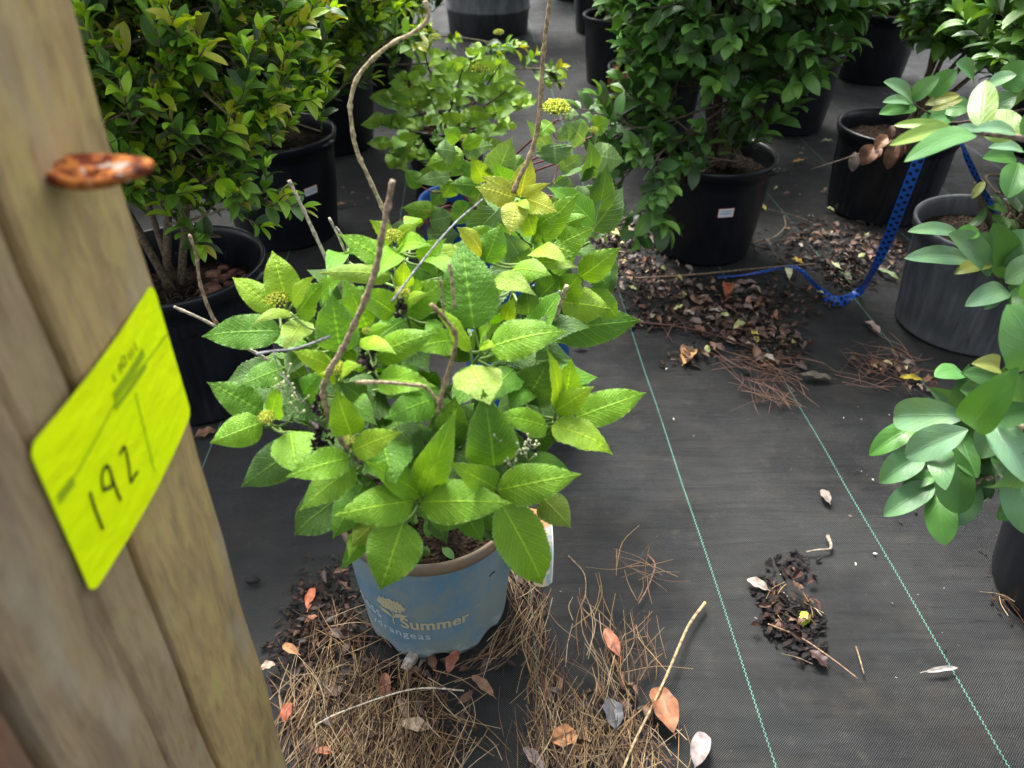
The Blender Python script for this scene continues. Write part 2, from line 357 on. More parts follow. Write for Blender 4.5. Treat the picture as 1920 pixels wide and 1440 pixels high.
def ground_mat():
    m, nt, b, out = mat('woven_weed_fabric'); g = NT(nt); p0 = g.geo().outputs['Position']
    wobv = g.n('ShaderNodeTexNoise'); g.l(p0, wobv.inputs['Vector']); wobv.inputs['Scale'].default_value = 1.3; wobv.inputs['Detail'].default_value = 1
    x0, y0, z0 = g.sep(g.map(p0, (1, 1, 1), (0, 0, R(-2.97))))
    wob = g.m('MULTIPLY', g.m('SUBTRACT', wobv.outputs[0], .5), .012)
    u = g.m('ADD', x0, wob); v = y0
    # weave: basket of flat tapes, 2.6 mm pitch
    P_ = .0036
    su = g.m('SINE', g.m('MULTIPLY', u, 2 * math.pi / P_)); sv = g.m('SINE', g.m('MULTIPLY', v, 2 * math.pi / (P_ * .9)))
    wv = g.m('MULTIPLY', su, sv); wm = g.ss(wv, .25, .75)
    big = g.noise(p0, 3.2, 6, .65); med = g.noise(p0, 9, 5, .65); streak = g.noise(g.map(p0, (1.6, 14, 1), (0, 0, R(4))), 2.2, 4, .6); dust = g.noise(p0, 40, 6, .7)
    c = g.mix(g.ss(big, .35, .65), (.010, .0108, .012), (.021, .021, .0205))
    c = g.mix(g.m('MULTIPLY', g.ss(streak, .45, .7), .3), c, (.028, .029, .031))
    c = g.mix(g.m('MULTIPLY', g.ss(med, .48, .70), .7), c, (.036, .032, .026))
    c = g.mix(g.m('MULTIPLY', g.ss(dust, .55, .75), .45), c, (.06, .053, .043))
    c = g.mix(g.m('MULTIPLY', g.m('MULTIPLY', wm, g.ss(g.noise(p0, 5, 4, .6), .3, .65, .35, 1.)), .9), c, (.13, .136, .135))
    sp = g.ss(g.noise(p0, 210, 2), .77, .80); c = g.mix(g.m('MULTIPLY', sp, .5), c, (.3, .29, .26))
    # stitched marker lines every 30 cm
    q = g.m('SUBTRACT', g.m('FRACT', g.m('ADD', g.m('DIVIDE', g.m('SUBTRACT', x0, .071), .3035), .5)), .5)
    q = g.m('ADD', g.m('MULTIPLY', q, .3035), g.m('MULTIPLY', wob, .0))
    aq = g.m('ABSOLUTE', q)
    dash = g.m('GREATER_THAN', g.m('MULTIPLY', g.m('SINE', g.m('MULTIPLY', v, 2 * math.pi / .0070)), g.m('SIGN', q)), .1)
    ln = g.m('MULTIPLY', g.m('LESS_THAN', aq, .0015), dash)
    fadeg = g.ss(g.noise(p0, 6, 3), .25, .45, .35, .95)
    c = g.mix(g.m('MULTIPLY', ln, fadeg), c, (.14, .35, .27))
    g.put(b.inputs['Base Color'], c)
    g.put(b.inputs['Roughness'], g.m('ADD', .55, g.m('MULTIPLY', g.ss(med, .35, .7), .3))); b.inputs['Specular IOR Level'].default_value = .13
    n1 = g.bump(g.m('ADD', g.m('MULTIPLY', streak, .6), g.m('ADD', g.m('MULTIPLY', big, .8), g.m('MULTIPLY', med, .45))), .8, .02); n2 = g.bump(wv, .9, .0009, n1)
    n3 = g.bump(dust, .35, .003, n2)
    g.l(n3, b.inputs['Normal']); return m
M['ground'] = ground_mat()

# ------------------------------------------------------------ ground: one sheet, finely divided near the camera for real wrinkles
def axisgrid(lo, hi, a, b, step, far):
    return np.concatenate([np.linspace(lo, a, far, endpoint=False), np.arange(a, b, step), np.linspace(b, hi, far)])
gx = axisgrid(-40, 40, -1.6, 2.2, .03, 14); gy = axisgrid(-8, 80, .1, 4.4, .03, 14)
X, Y = np.meshgrid(gx, gy, indexing='ij')
Z = .0022 * np.sin(X * 7 + Y * 3 + 1.3 * np.sin(Y * 5)) * np.sin(Y * 11 + X * 4) + .0018 * np.sin(X * 23 + 2 * np.sin(Y * 9)) * np.sin(Y * 4)
inn = (X > -1.6) & (X < 2.2) & (Y > .1) & (Y < 4.4); Z = np.where(inn, Z, 0) - .004
mb = MB(); Pg = np.stack([X, Y, Z], -1).transpose(1, 0, 2)[:, :, :]; mb.grid(Pg)
mb.build('ground', M['ground'], kind='structure')

# ------------------------------------------------------------ pots
def pot_profile(h, rt, rb, rim=.012, lip=.026):
    return [(rb * .3, .006), (rb - .004, .004), (rb, .0), (rb + .002, .006), (rb + (rt - rb) * .45, h * .45), (rt - rim - .002, h - lip - .030), (rt - rim + .001, h - lip - .012),
            (rt - rim + .004, h - lip - .010), (rt - rim + .004, h - lip), (rt - .003, h - lip + .002), (rt - .001, h - .010), (rt, h - .004), (rt - .0015, h), (rt - .006, h + .0005), (rt - .009, h - .003),
            (rt - .012, h - .012), (rt - .014, h - .03), (rt - .02, h - .085), (rt - .022, h - .12)]
def add_soil(root, c, r, z, seed=0, rough=.008):
    mb = MB(); k = 26; rr = np.linspace(.0005, r, k); th = np.linspace(0, 2 * math.pi, 40, endpoint=False)
    Rr, Th = np.meshgrid(rr, th, indexing='ij'); zz = z + rough * (rng.standard_normal(Rr.shape) * .5) + .006 * np.cos(Rr / r * 1.5); zz[0] = zz[0, 0]
    mb.grid(np.stack([c[0] + Rr * np.cos(Th), c[1] + Rr * np.sin(Th), zz], -1)[::-1], closed=True)
    return mb.build('soil', M['soil'], root)
def make_pot(root, c, h, rt, rb, m='black', ribs=0, handle=None, soil_dz=.05, lip=.026, label=None, name='pot'):
    mb = MB(); prof = pot_profile(h, rt, rb, lip=lip)
    seg = 168 if ribs else 84
    def warp(i, th, rr, zz):
        if ribs and 3 <= i <= 5:
            k = (th * ribs / (2 * math.pi)) % 1
            rr = rr - .0028 * ((k < .10) | ((k > .16) & (k < .24)))
        return rr, zz
    if ribs:   # extra rows to keep ribs crisp
        prof = prof[:4] + [(rb + (rt - rb) * .25, h * .25)] + prof[4:]
        def warp(i, th, rr, zz):
            if 3 <= i <= 6:
                k = (th * ribs / (2 * math.pi)) % 1
                rr = rr - .0050 * ((k < .10) | ((k > .20) & (k < .32)))
            return rr, zz
    lathe(mb, (c[0], c[1], 0), prof, seg, warp)
    po = mb.build(name, M[m], root)
    add_soil(root, c, rt - .016, h - soil_dz)
    if handle is not None:
        a = handle; mb = MB(); hx, hy = c[0] + (rt + .004) * math.cos(a), c[1] + (rt + .004) * math.sin(a)
        t = np.array([-math.sin(a), math.cos(a), 0]); path = [np.array([hx, hy, h - .014]) + t * s for s in np.linspace(-.03, .03, 9)]
        path = [p - np.array([math.cos(a), math.sin(a), 0]) * (.010 * (abs(s) ** 2)) for p, s in zip(path, np.linspace(-1, 1, 9))]
        tube(mb, path, [.004, .010, .013, .013, .010, .004], 10, flat=.8)
        mb.build('handle', M[m], po)
    return po
M['white_label'] = simple('label_paper', (.72, .74, .78), .5); M['orange'] = simple('label_edge_print', (.60, .16, .08), .6); M['label_ink'] = simple('label_ink', (.10, .22, .34), .6)
def pot_label(pot, c, rfun, phi, z, w_, h_, tilt=.0):
    """label patch bent round the pot wall, phi from the +X axis"""
    def patch(mb, du0, du1, dz0, dz1, off):
        us = np.linspace(du0, du1, 7); zs = np.linspace(dz0, dz1, 3); P = np.zeros((3, 7, 3))
        for i, dz in enumerate(zs):
            for j, du in enumerate(us):
                u2 = du * math.cos(tilt) - dz * math.sin(tilt); z2 = du * math.sin(tilt) + dz * math.cos(tilt)
                r = rfun(z + z2) + off; a = phi + u2 / r; P[i, j] = (c[0] + r * math.cos(a), c[1] + r * math.sin(a), z + z2)
        mb.grid(P)
    mb = MB(); patch(mb, -w_ / 2 - .0015, w_ / 2 + .0015, -h_ / 2 - .0015, h_ / 2 + .0015, .0008); fr = mb.build('label', M['orange'], pot)
    mb = MB(); patch(mb, -w_ / 2, w_ / 2, -h_ / 2, h_ / 2, .0014); mb.build('label_paper', M['white_label'], fr) if False else mb.build('label_face', M['white_label'], pot)
    mb = MB(); x = -w_ * .38
    for row, (zz, hh) in enumerate([(h_ * .22, h_ * .12), (-h_ * .05, h_ * .22), (-h_ * .33, h_ * .07)]):
        x = -w_ * (.38 if row < 2 else .1)
        while x < w_ * (.38 if row < 2 else .08):
            ww = random.uniform(.02, .06) * w_; patch(mb, x, x + ww, zz - hh / 2, zz + hh / 2 * random.uniform(.3, 1), .0019); x += ww + w_ * .03
    mb.build('print', M['label_ink'], pot)

# ------------------------------------------------------------ procedural shrubs (twigs with leaves)
def pick(pal, n):
    pal = np.array(pal); k = rng.integers(0, len(pal), n); return pal[k] * (1 + .16 * rng.standard_normal((n, 1))).clip(.6, 1.5)
def make_shrub(root, base, cen, rad, ntw, L=.045, ar=.42, pal=((.03, .09, .02),), young=((.14, .25, .02),), m='cam', prof='ell', rows=6, cols=4, zmin=.3, trunk=.009, nlimb=7, pair=True,
               tiplen=(.09, .16), extra=(), upb=.5, tipfrac=.7, bark=(.16, .125, .085), deadfrac=0.0, shell=.33, cull=None):
    base = np.array(base, float); cen = np.array(cen, float); rad = np.array(rad, float)
    wood = MB(); fol = MB(); limbs = []
    for i in range(nlimb):
        a = i / nlimb * 6.283 + rng.random() * .8; e = rng.uniform(.3, 1.2)
        end = cen + rad * np.array([math.cos(a) * math.cos(e), math.sin(a) * math.cos(e), math.sin(e) * rng.uniform(-.2, .9)]) * .75
        b0 = base + np.array([rng.uniform(-.02, .02), rng.uniform(-.02, .02), 0]); m1 = b0 + (end - b0) * .33 + np.array([rng.uniform(-.03, .03), rng.uniform(-.03, .03), .05]); m2 = b0 + (end - b0) * .68 + rng.uniform(-.03, .03, 3)
        P = smooth_path([b0, m1, m2, end], 7); tube(wood, P, [trunk * rng.uniform(.7, 1), trunk * .55, trunk * .25], 7, bark); limbs.append(P)
    LP = np.concatenate(limbs)
    Bs, Ts, Ns, Cs, Fo = [], [], [], [], []
    def twig(p0, p1, young_tip=True, dens=1.0):
        ln = np.linalg.norm(p1 - p0); mid = (p0 + p1) / 2 + np.array([0, 0, -.12 * ln]) + rng.uniform(-.1, .1, 3) * ln
        P = smooth_path([p0, mid, p1], 4); tube(wood, P, [.0022, .0012], 5, (np.array(bark) * rng.uniform(.8, 1.2) if rng.random() < .5 else np.array((.09, .11, .03))))
        nn = max(2, int(ln / (L * .42) * dens)); d = nrm(p1 - p0)
        s0 = nrm(np.cross(d, [0, 0, 1.0]) + 1e-3); rot = rng.random() * 3
        for k in range(nn + 1):
            t = .25 + .75 * k / nn; q = P[min(len(P) - 1, int(t * (len(P) - 1)))]
            last = k == nn; cnt = 3 if last else (2 if pair else 1)
            for j in range(cnt):
                a = rot + k * 1.57 + j * (6.283 / cnt); side = s0 * math.cos(a) + np.cross(d, s0) * math.sin(a)
                ld = nrm(d * (1.1 if last else .75) + side * (.6 if last else .9) + np.array([0, 0, .12]) + rng.uniform(-.25, .25, 3))
                l = L * rng.uniform(.7, 1.2) * (.8 if last else 1)
                Bs.append(q); Ts.append(q + ld * l); Ns.append(np.array([0, 0, .9]) + d * .5 + rng.uniform(-.45, .45, 3))
                yt = (t > .75 and young_tip) ; Cs.append(pick(young, 1)[0] if yt and rng.random() < .85 else pick(pal, 1)[0])
                Fo.append(.35 if yt else .15)
    cnt = 0
    for i in range(ntw * 4):
        if cnt >= ntw: break
        u = nrm(rng.standard_normal(3)); rr = rng.random() ** shell; tip = cen + rad * u * rr
        if tip[2] < zmin: continue
        if cull is not None and cull(tip): continue
        cnt += 1
        out = nrm(nrm(u * rad) * .8 + np.array([0, 0, upb]) + rng.uniform(-.5, .5, 3)); ln = rng.uniform(*tiplen)
        p0 = tip - out * ln; twig(p0, tip, rr > tipfrac)
        if rng.random() < .6:
            q = LP[np.argmin(((LP - p0) ** 2).sum(1))]; mid = (q + p0) / 2 + rng.uniform(-.02, .02, 3)
            tube(wood, smooth_path([q, mid, p0], 3), [.003, .002], 5, bark)
    for path in extra:
        path = [np.array(p) for p in path]; q = LP[np.argmin(((LP - path[0]) ** 2).sum(1))]
        P = smooth_path([q] + path, 6); tube(wood, P, [.0035, .0028, .0018], 6, np.array(bark) * 1.25)
        for k in range(8, len(P), 2):
            d = nrm(P[k] - P[k - 1]); o = nrm(np.cross(d, rng.standard_normal(3))); twig(P[k - 1], P[k - 1] + (d * .6 + o * .7) * L * 1.7, True)
        twig(P[-4], P[-1] + nrm(P[-1] - P[-2]) * L, True)
    n = len(Bs); Bs, Ts, Ns, Cs = map(np.array, (Bs, Ts, Ns, Cs)); Lh = np.linalg.norm(Ts - Bs, axis=1)
    leaves(fol, Bs, Ts, Ns, Lh * ar * .5 * rng.uniform(.85, 1.15, n), rng.uniform(-.02, .14, n), np.array(Fo) + rng.uniform(0, .25, n), rows, cols, prof, Cs, droop=rng.uniform(0, .12, n))
    wood.build('trunk', M['wood_stem'], root); fol.build('foliage', M[m], root)
    return limbs

CAM_PAL = ((.045, .13, .018), (.10, .25, .018), (.14, .32, .02), (.018, .05, .022)); CAM_YOUNG = ((.30, .52, .02), (.22, .46, .02), (.36, .52, .02), (.30, .33, .03))
VIB_PAL = ((.034, .10, .026), (.050, .145, .032), (.07, .18, .038), (.022, .055, .024)); VIB_YOUNG = ((.09, .23, .04), (.12, .27, .04), (.075, .20, .04))

def potted(loc, h, rt, rb, label, m='black', ribs=0, handle=None, group='potted shrubs standing in rows', lab=None, soil_dz=.05, lip=.026):
    root = thing('potted_shrub', (loc[0], loc[1], 0), label, 'potted shrub', group)
    po = make_pot(root, loc, h, rt, rb, m, ribs, handle, soil_dz, lip)
    if lab: pot_label(po, loc, lambda z: rb + (rt - .012 - rb) * min(1, z / (h - .04)) * .98 + .002, *lab)
    return root, po

# left row
def face_phi(c, off=0): return math.atan2(-c[1], -c[0]) + off
c = (-.671, 1.374)
r_, p_ = potted(c, .30, .18, .145, 'glossy green shrub in a black tub with bark chips, beside the timber post', ribs=10, handle=R(-12), soil_dz=.085, lip=.03)
make_shrub(r_, (c[0] - .03, c[1] + .05, .21), (-.66, 1.44, .78), (.37, .34, .38), 820, .043, .44, CAM_PAL, CAM_YOUNG, 'cam', upb=.9, zmin=.455, trunk=.010, nlimb=4, tipfrac=.45,
           extra=[[PY(330, 420, 1.33), PY(440, 385, 1.28), PY(500, 372, 1.25)], [PY(300, 380, 1.36), PY(380, 345, 1.3), PY(440, 300, 1.28)]])
mb = MB()                                                     # exposed roots and bark chips on its soil
for i in range(70):
    a = rng.random() * 6.28; q = np.array([c[0] + rng.uniform(-.02, .12), c[1] + rng.uniform(-.13, .02), .222]); d = np.array([math.cos(a), math.sin(a), 0]) * rng.uniform(.02, .05)
    tube(mb, smooth_path([q, q + d * .5 + np.array([0, 0, rng.uniform(.002, .012)]), q + d + rng.uniform(-.01, .01, 3) * [1, 1, 0]], 3), [.0011, .0005], 4, (.10, .075, .055))
mb.build('roots', M['wood_stem'], r_)
mb = MB()
for i in range(34):
    q = np.array([c[0] + rng.uniform(.04, .15), c[1] + rng.uniform(-.02, .10), .225 + rng.uniform(0, .012)])
    if (q[0] - c[0]) ** 2 + (q[1] - c[1]) ** 2 > .023: continue
    blob(mb, q, rng.uniform(.009, .02), np.array((.17, .085, .06)) * rng.uniform(.6, 1.4), 5, .22, (1, rng.uniform(.5, .9), .28))
mb.build('bark_chips', M['chip'], r_)

c = (-.676, 2.17)
r_, p_ = potted(c, .30, .18, .145, 'bushy glossy green shrub in a white-stickered black tub, second back from the timber post', lab=(face_phi((-.676, 2.17), .50), .17, .040, .022, .06), handle=R(-20))
make_shrub(r_, (c[0], c[1], .24), (-.64, 2.20, .76), (.40, .36, .36), 760, .044, .44, CAM_PAL, CAM_YOUNG, 'cam', rows=5, zmin=.42, nlimb=5, tipfrac=.45,
           extra=[[PY(600, 200, 2.1), PY(700, 95, 2.05), PY(770, 60, 2.0)]])
c = (-.68, 2.95)
r_, p_ = potted(c, .30, .18, .145, 'glossy green shrub in a black tub, third back in the left row')
make_shrub(r_, (c[0], c[1], .24), (-.62, 2.95, .72), (.42, .38, .36), 560, .043, .50, CAM_PAL, CAM_YOUNG, 'cam', rows=4, cols=2, zmin=.34,
           extra=[[PY(700, 120, 2.9), PY(850, 118, 2.8), PY(960, 128, 2.75), PY(1030, 128, 2.7)], [PY(740, 60, 2.9), PY(860, 70, 2.8), PY(950, 85, 2.8)]])
c = (-.62, 3.8)
r_, p_ = potted(c, .30, .18, .145, 'yellow-green tipped shrub in a black tub at the back of the left row')
make_shrub(r_, (c[0], c[1], .24), (-.56, 3.8, .62), (.48, .4, .36), 380, .05, .46, CAM_PAL, CAM_YOUNG, 'cam', rows=4, cols=2, zmin=.28)
for X0, Y0, t in ((-1.42, 1.95, 'glossy green shrub in a black tub, mostly hidden by the timber post'), (-1.45, 2.9, 'glossy green shrub in a black tub, at the far left behind the timber post')):
    r_, p_ = potted((X0, Y0), .30, .18, .145, t)
    make_shrub(r_, (X0, Y0, .24), (X0 + .03, Y0, .72), (.42, .38, .40), 420, .046, .46, CAM_PAL, CAM_YOUNG, 'cam', rows=4, cols=2, zmin=.34)
# tall grey container far back
c = (-.14, 4.95)
root = thing('potted_shrub', (c[0], c[1], 0), 'big weathered grey container with a horizontal ridge, farthest back above the hydrangeas', 'potted shrub', 'potted shrubs standing in rows')
mb = MB(); lathe(mb, (c[0], c[1], 0), [(.12, .004), (.232, 0), (.240, .12), (.247, .125), (.247, .135), (.242, .14), (.255, .40), (.265, .405), (.265, .43), (.25, .43), (.235, .36)], 72); mb.build('pot', M['grey'], root)
add_soil(root, c, .222, .38)
make_shrub(root, (c[0], c[1], .36), (c[0], c[1], .95), (.4, .4, .36), 240, .055, .45, VIB_PAL, VIB_YOUNG, 'vib', rows=4, cols=2, zmin=.62)
for (cx, cy, lab) in ((-.95, 5.0, 'dark green shrub in a tub at the back left'), (.45, 6.0, 'dark green shrub in a tub, farthest back right of the big grey container')):
    r_, p_ = potted((cx, cy), .3, .18, .145, lab); make_shrub(r_, (cx, cy, .24), (cx, cy, .62), (.45, .4, .36), 260, .055, .45, VIB_PAL, VIB_YOUNG, 'vib', rows=4, cols=2, zmin=.24)

# middle-right row
c = (.55, 2.07)
r_, p_ = potted(c, .275, .17, .135, 'dark green shrub in a navy-black tub with an orange-edged white label facing the camera', lab=(face_phi(c, .36), .165, .040, .024, .03), handle=R(-38))
limbs = make_shrub(r_, (c[0] + .02, c[1] + .02, .21), (.53, 2.06, .80), (.37, .34, .42), 430, .062, .50, VIB_PAL, VIB_YOUNG, 'vib', 'lau', zmin=.42, trunk=.013, nlimb=6, bark=(.13, .10, .075),
           extra=[[PY(1340, 215, 1.98), PY(1245, 280, 1.9), PY(1210, 350, 1.86), PY(1200, 400, 1.84)], [PY(1320, 205, 1.98), PY(1200, 240, 1.9), PY(1155, 210, 1.88)],
                  [PY(1300, 250, 1.95), PY(1215, 300, 1.88), PY(1160, 330, 1.86)], [PY(1330, 270, 1.95), PY(1260, 220, 1.95), PY(1200, 180, 1.95)],
                  [PY(1420, 230, 2.0), PY(1440, 170, 1.98), PY(1480, 130, 1.97)], [PY(1390, 300, 1.95), PY(1300, 290, 1.93)], [PY(1350, 290, 1.98), PY(1400, 260, 1.95)]])
mb = MB()
tube(mb, smooth_path([(c[0] + .02, c[1], .21), PY(1385, 210, 2.06), PY(1440, 110, 2.04), PY(1470, 0, 2.0), (.78, 2.0, 1.0)], 6), [.015, .012, .009], 9, (.15, .115, .085))
tube(mb, smooth_path([(c[0] - .0, c[1] + .02, .21), PY(1345, 200, 2.1), PY(1352, 110, 2.1), (.53, 2.1, .8)], 6), [.013, .011, .008], 9, (.12, .095, .07))
mb.build('trunk', M['wood_stem'], r_)
R1c = c
for (c, lab, s) in (((.52, 2.92), 'dark green shrub with a clump of dead brown leaves, second back in the middle row', 1), ((.50, 3.86), 'dark green shrub in a navy-black tub, third back in the middle row', 1), ((.52, 4.95), 'dark green shrub in a black tub, fourth back in the middle row', 1)):
    r_, p_ = potted(c, .29, .175, .14, lab)
    make_shrub(r_, (c[0], c[1], .24), (c[0] + .06, c[1], .74), (.40, .36, .38), 360, .052, .48, VIB_PAL, VIB_YOUNG, 'vib', 'lau', rows=4, cols=2, zmin=.40)
    if c[1] == 2.92:
        mb = MB(); B = np.array([PY(1165 + rng.uniform(-14, 14), 140 + rng.uniform(-25, 25), 2.62) for _ in range(26)]); T = B + np.stack([rng.uniform(-.03, .03, 26), rng.uniform(-.03, .03, 26), rng.uniform(-.07, -.02, 26)], 1)
        leaves(mb, B, T, rng.standard_normal((26, 3)) + [0, -1, .3], .014, .15, .6, 6, 4, 'ell', pick(((.20, .10, .055), (.13, .065, .04)), 26), und=.5); mb.build('dead_leaves', M['dry'], r_)
# right row
c = (1.17, 2.34)
r_, p_ = potted(c, .262, .18, .15, 'dark green shrub in a black tub with a withered brown branch hanging over its rim', ribs=9)
make_shrub(r_, (c[0] + .06, c[1] + .06, .24), (1.42, 2.38, .78), (.42, .36, .40), 460, .062, .48, VIB_PAL, VIB_YOUNG, 'vib', 'lau', rows=5, zmin=.47, cull=lambda p: p[0] < 1.12 and p[2] < .62)
c = (1.11, 3.18)
r_, p_ = potted(c, .30, .18, .145, 'dark green shrub in a scuffed black tub with a small tilted white sticker', lab=(face_phi(c, .05), .15, .05, .028, -.25))
make_shrub(r_, (c[0], c[1], .24), (c[0] + .05, c[1], .80), (.42, .38, .40), 420, .052, .48, VIB_PAL, VIB_YOUNG, 'vib', 'lau', rows=4, cols=2, zmin=.42)
for (c, lab) in (((1.72, 3.9), 'dark green shrub in a black tub at the back right corner'), ((1.15, 4.2), 'dark green shrub in a black tub, farthest back in the right row'), ((2.0, 2.9), 'dark green shrub in a black tub at the far right edge'), ((1.8, 5.2), 'dark green shrub in a black tub, deepest in the back right')):
    r_, p_ = potted(c, .30, .18, .145, lab)
    make_shrub(r_, (c[0], c[1], .24), (c[0], c[1], .72), (.44, .40, .40), 340, .055, .48, VIB_PAL, VIB_YOUNG, 'vib', 'lau', rows=4, cols=2, zmin=.34)
c = (1.106, 1.63)
r4, p_ = potted(c, .262, .18, .15, 'dark green shrub in a ribbed grey dusty tub, tied with blue ribbon', m='grey', ribs=22)
make_shrub(r4, (c[0] + .04, c[1] + .02, .22), (1.27, 1.62, .78), (.40, .34, .36), 380, .062, .50, VIB_PAL, VIB_YOUNG, 'vib', 'lau', zmin=.52, trunk=.011, cull=lambda p: p[0] < .98 and p[2] < .66,
           extra=[[PY(1850, 330, 1.6), PY(1900, 400, 1.5), PY(1915, 470, 1.45)]])

# ------------------------------------------------------------ hand-placed leaves
def put_leaves(mb, ell, L, m_rows=64, m_cols=10, prof='hyd', serr=.034, und=.10, quilt=.075, nv=9, cam_w=1.05, jit=.18, petiole=None, ptgt=None, kdef=(.88, 1.05), bend=(.02, .12), fold=(.02, .30)):
    for row in L:
        bx, by, tx, ty, w_, col = row[:6]; k = row[6] if len(row) > 6 else 0; roll = row[7] if len(row) > 7 else 0
        B = ell.at(bx, by, kdef[0] + k); T = ell.at(tx, ty, kdef[1] + k)
        if prof == 'hyd': T = T + (T - B) * .05
        mid = (B + T) / 2; tc = nrm(CAM - mid); out = nrm((mid - ell.c) / ell.r ** 2)
        N = tc * cam_w + np.array([0, 0, .35]) + out * .25 + rng.uniform(-jit, jit, 3)
        a = nrm(T - B); N = nrm(N - a * (N @ a)); S = np.cross(a, N); N = N * math.cos(roll) + S * math.sin(roll)
        hw = w_ / 2 / F * depth(mid) * (1.12 if prof == 'hyd' else 1.02)
        cc = np.array(PALH[col]) * rng.uniform(.88, 1.12)
        leaves(mb, B, T, N, hw, rng.uniform(*bend), rng.uniform(*fold), m_rows, m_cols, prof, cc, serr, und, quilt, nv, droop=rng.uniform(0, .12), curl=rng.uniform(-.5, .05) if prof == 'hyd' else rng.uniform(-.2, .2))
        if petiole is not None and ptgt is not None:
            i = np.argmin(((ptgt - B) ** 2).sum(1)); q = ptgt[i]
            if np.linalg.norm(q - B) < .14:
                m_ = (q + B) / 2 - np.array([0, 0, .006]); tube(petiole, smooth_path([q, m_, B + (T - B) * .03], 4), [.0018, .0013], 6, (.17, .26, .06))
PALH = {'y': (.21, .39, .008), 'b': (.135, .32, .007), 'm': (.075, .23, .009), 'd': (.035, .115, .010), 'l': (.19, .32, .03), 'g': (.30, .37, .025), 'p': (.13, .27, .07), 'q': (.09, .20, .045), 's': (.055, .12, .035)}  # 'd': dark green of inner leaves, deepened for the shade between leaves

# --- main hydrangea
MC = np.array([-.119, .790])
MH, MRT, MRB = .228, .118, .1075
main = thing('potted_hydrangea', (MC[0], MC[1], 0), 'lime-green hydrangea in the faded blue pot with pale lettering, in front', 'potted hydrangea', 'potted hydrangeas in a row')
mb = MB(); prof = [(MRB - .006, .03), (MRB - .002, 0), (MRB, 0), (MRB + .001, .008), (MRB + .004, .045), (MRB + .010, .11), (MRB + .0155, MH - .035), (MRB + .0165, MH - .022)]
def warp(i, th, rr, zz):
    if i in (1, 2): zz = zz + .016 * np.clip(np.sin(8 * th + .6), 0, 1) ** .6
    if i == 3: zz = np.maximum(zz, .002 + .018 * np.clip(np.sin(8 * th + .6), 0, 1) ** .6)
    return rr + .0008 * np.sin(th * 3 + 1), zz
lathe(mb, (MC[0], MC[1], .002), prof, 128, warp)
lathe(mb, (MC[0], MC[1], .002), [(.01, .021), (MRB - .008, .021), (MRB - .008, .03)], 48)
mpot = mb.build('pot', M['blue'], main)
mb = MB(); lathe(mb, (MC[0], MC[1], .002), [(MRB + .0165, MH - .0215), (MRB + .0195, MH - .020), (MRB + .0205, MH - .010), (MRB + .0208, MH - .003), (MRB + .0185, MH), (MRB + .015, MH - .001), (MRB + .013, MH - .012), (MRB + .008, MH - .07)], 96)
mb.build('rim', M['bluerim'], mpot)
add_soil(main, MC, MRB + .010, MH - .035)
# lettering printed round the wall
def rwall(z): return np.interp(z, [.0, .045, .11, MH - .035, MH - .02], [MRB, MRB + .004, MRB + .010, MRB + .0155, MRB + .0165])
PHI0 = math.atan2(-MC[1], -MC[0])
def wrap_pts(xy, phi0, z0, c=MC, off=.0009):
    out = []
    for x, y in xy:
        z = z0 + y; a = phi0 + x / rwall(.1); r = rwall(z) + off + .0008 * math.sin(a * 3 + 1); out.append((c[0] + r * math.cos(a), c[1] + r * math.sin(a), z + .002))
    return np.array(out)
def text_mesh(txt, size, offset=0.0, sx=1.0, space=1.0):
    cu = bpy.data.curves.new('t', 'FONT'); cu.body = txt; cu.size = size; cu.offset = offset; cu.resolution_u = 4; cu.space_character = space
    o = bpy.data.objects.new('t', cu); C.objects.link(o); dg = bpy.context.evaluated_depsgraph_get(); me = bpy.data.meshes.new_from_object(o.evaluated_get(dg))
    v = np.array([x.co[:2] for x in me.vertices]) * [sx, 1]; f = [tuple(p.vertices) for p in me.polygons]
    bpy.data.objects.remove(o); bpy.data.curves.remove(cu); bpy.data.meshes.remove(me)
    return v, f
M['cream'] = simple('printed_cream', (.36, .34, .22), .6); M['palegrey'] = simple('printed_pale_blue', (.34, .42, .46), .6)
def pot_text(txt, size, phi_left, z0, m, offset=.0004, sx=1.0, space=1.0, right_align=False):
    v, f = text_mesh(txt, size, offset, sx, space)
    if right_align: v = v - [v[:, 0].max(), 0]
    mb = MB(); mb.add(wrap_pts(v, phi_left, z0), f); return mb.build('lettering', m, mpot, smooth=False)
pot_text('Summer', .0335, PHI0 - R(27), .083, M['cream'], .0009, .86, 1.02)
pot_text('Endless', .0335, PHI0 - R(43), .083, M['palegrey'], .0003, .86, 1.02, True)
pot_text('hydrangeas', .0225, PHI0 - R(61), .058, M['palegrey'], .0002, .98, 1.12)
pot_text('TM', .006, PHI0 + R(26.5), .104, M['cream'], .0, .9)
# printed flower emblem
mb = MB(); e0 = PHI0 - R(32)
def fl(cx, cz, r, k=4, rot=0):
    pts = []
    for i in range(k * 6):
        a = i / (k * 6) * 6.283 + rot; rr = r * (.45 + .55 * abs(math.cos(a * k / 2))); pts.append((cx + rr * math.cos(a), cz + rr * math.sin(a)))
    mb.add(wrap_pts(pts, e0, .083), [tuple(range(len(pts)))])
for i in range(60):
    a = i * 2.39996; q = math.sqrt((i + .5) / 60); x, z = .021 * q * math.cos(a), .0145 * q * math.sin(a) + .046
    if z < .034: continue
    fl(x, z, .0029, 4, a)
def strip(pts, wd):
    pts = np.array(pts); d = nrm(np.gradient(pts, axis=0)); n = np.stack([-d[:, 1], d[:, 0]], 1) * np.array(wd)[:, None]
    A = wrap_pts(pts + n, e0, .083); B_ = wrap_pts(pts - n, e0, .083); mb.grid(np.stack([B_, A], 1).transpose(0, 1, 2))
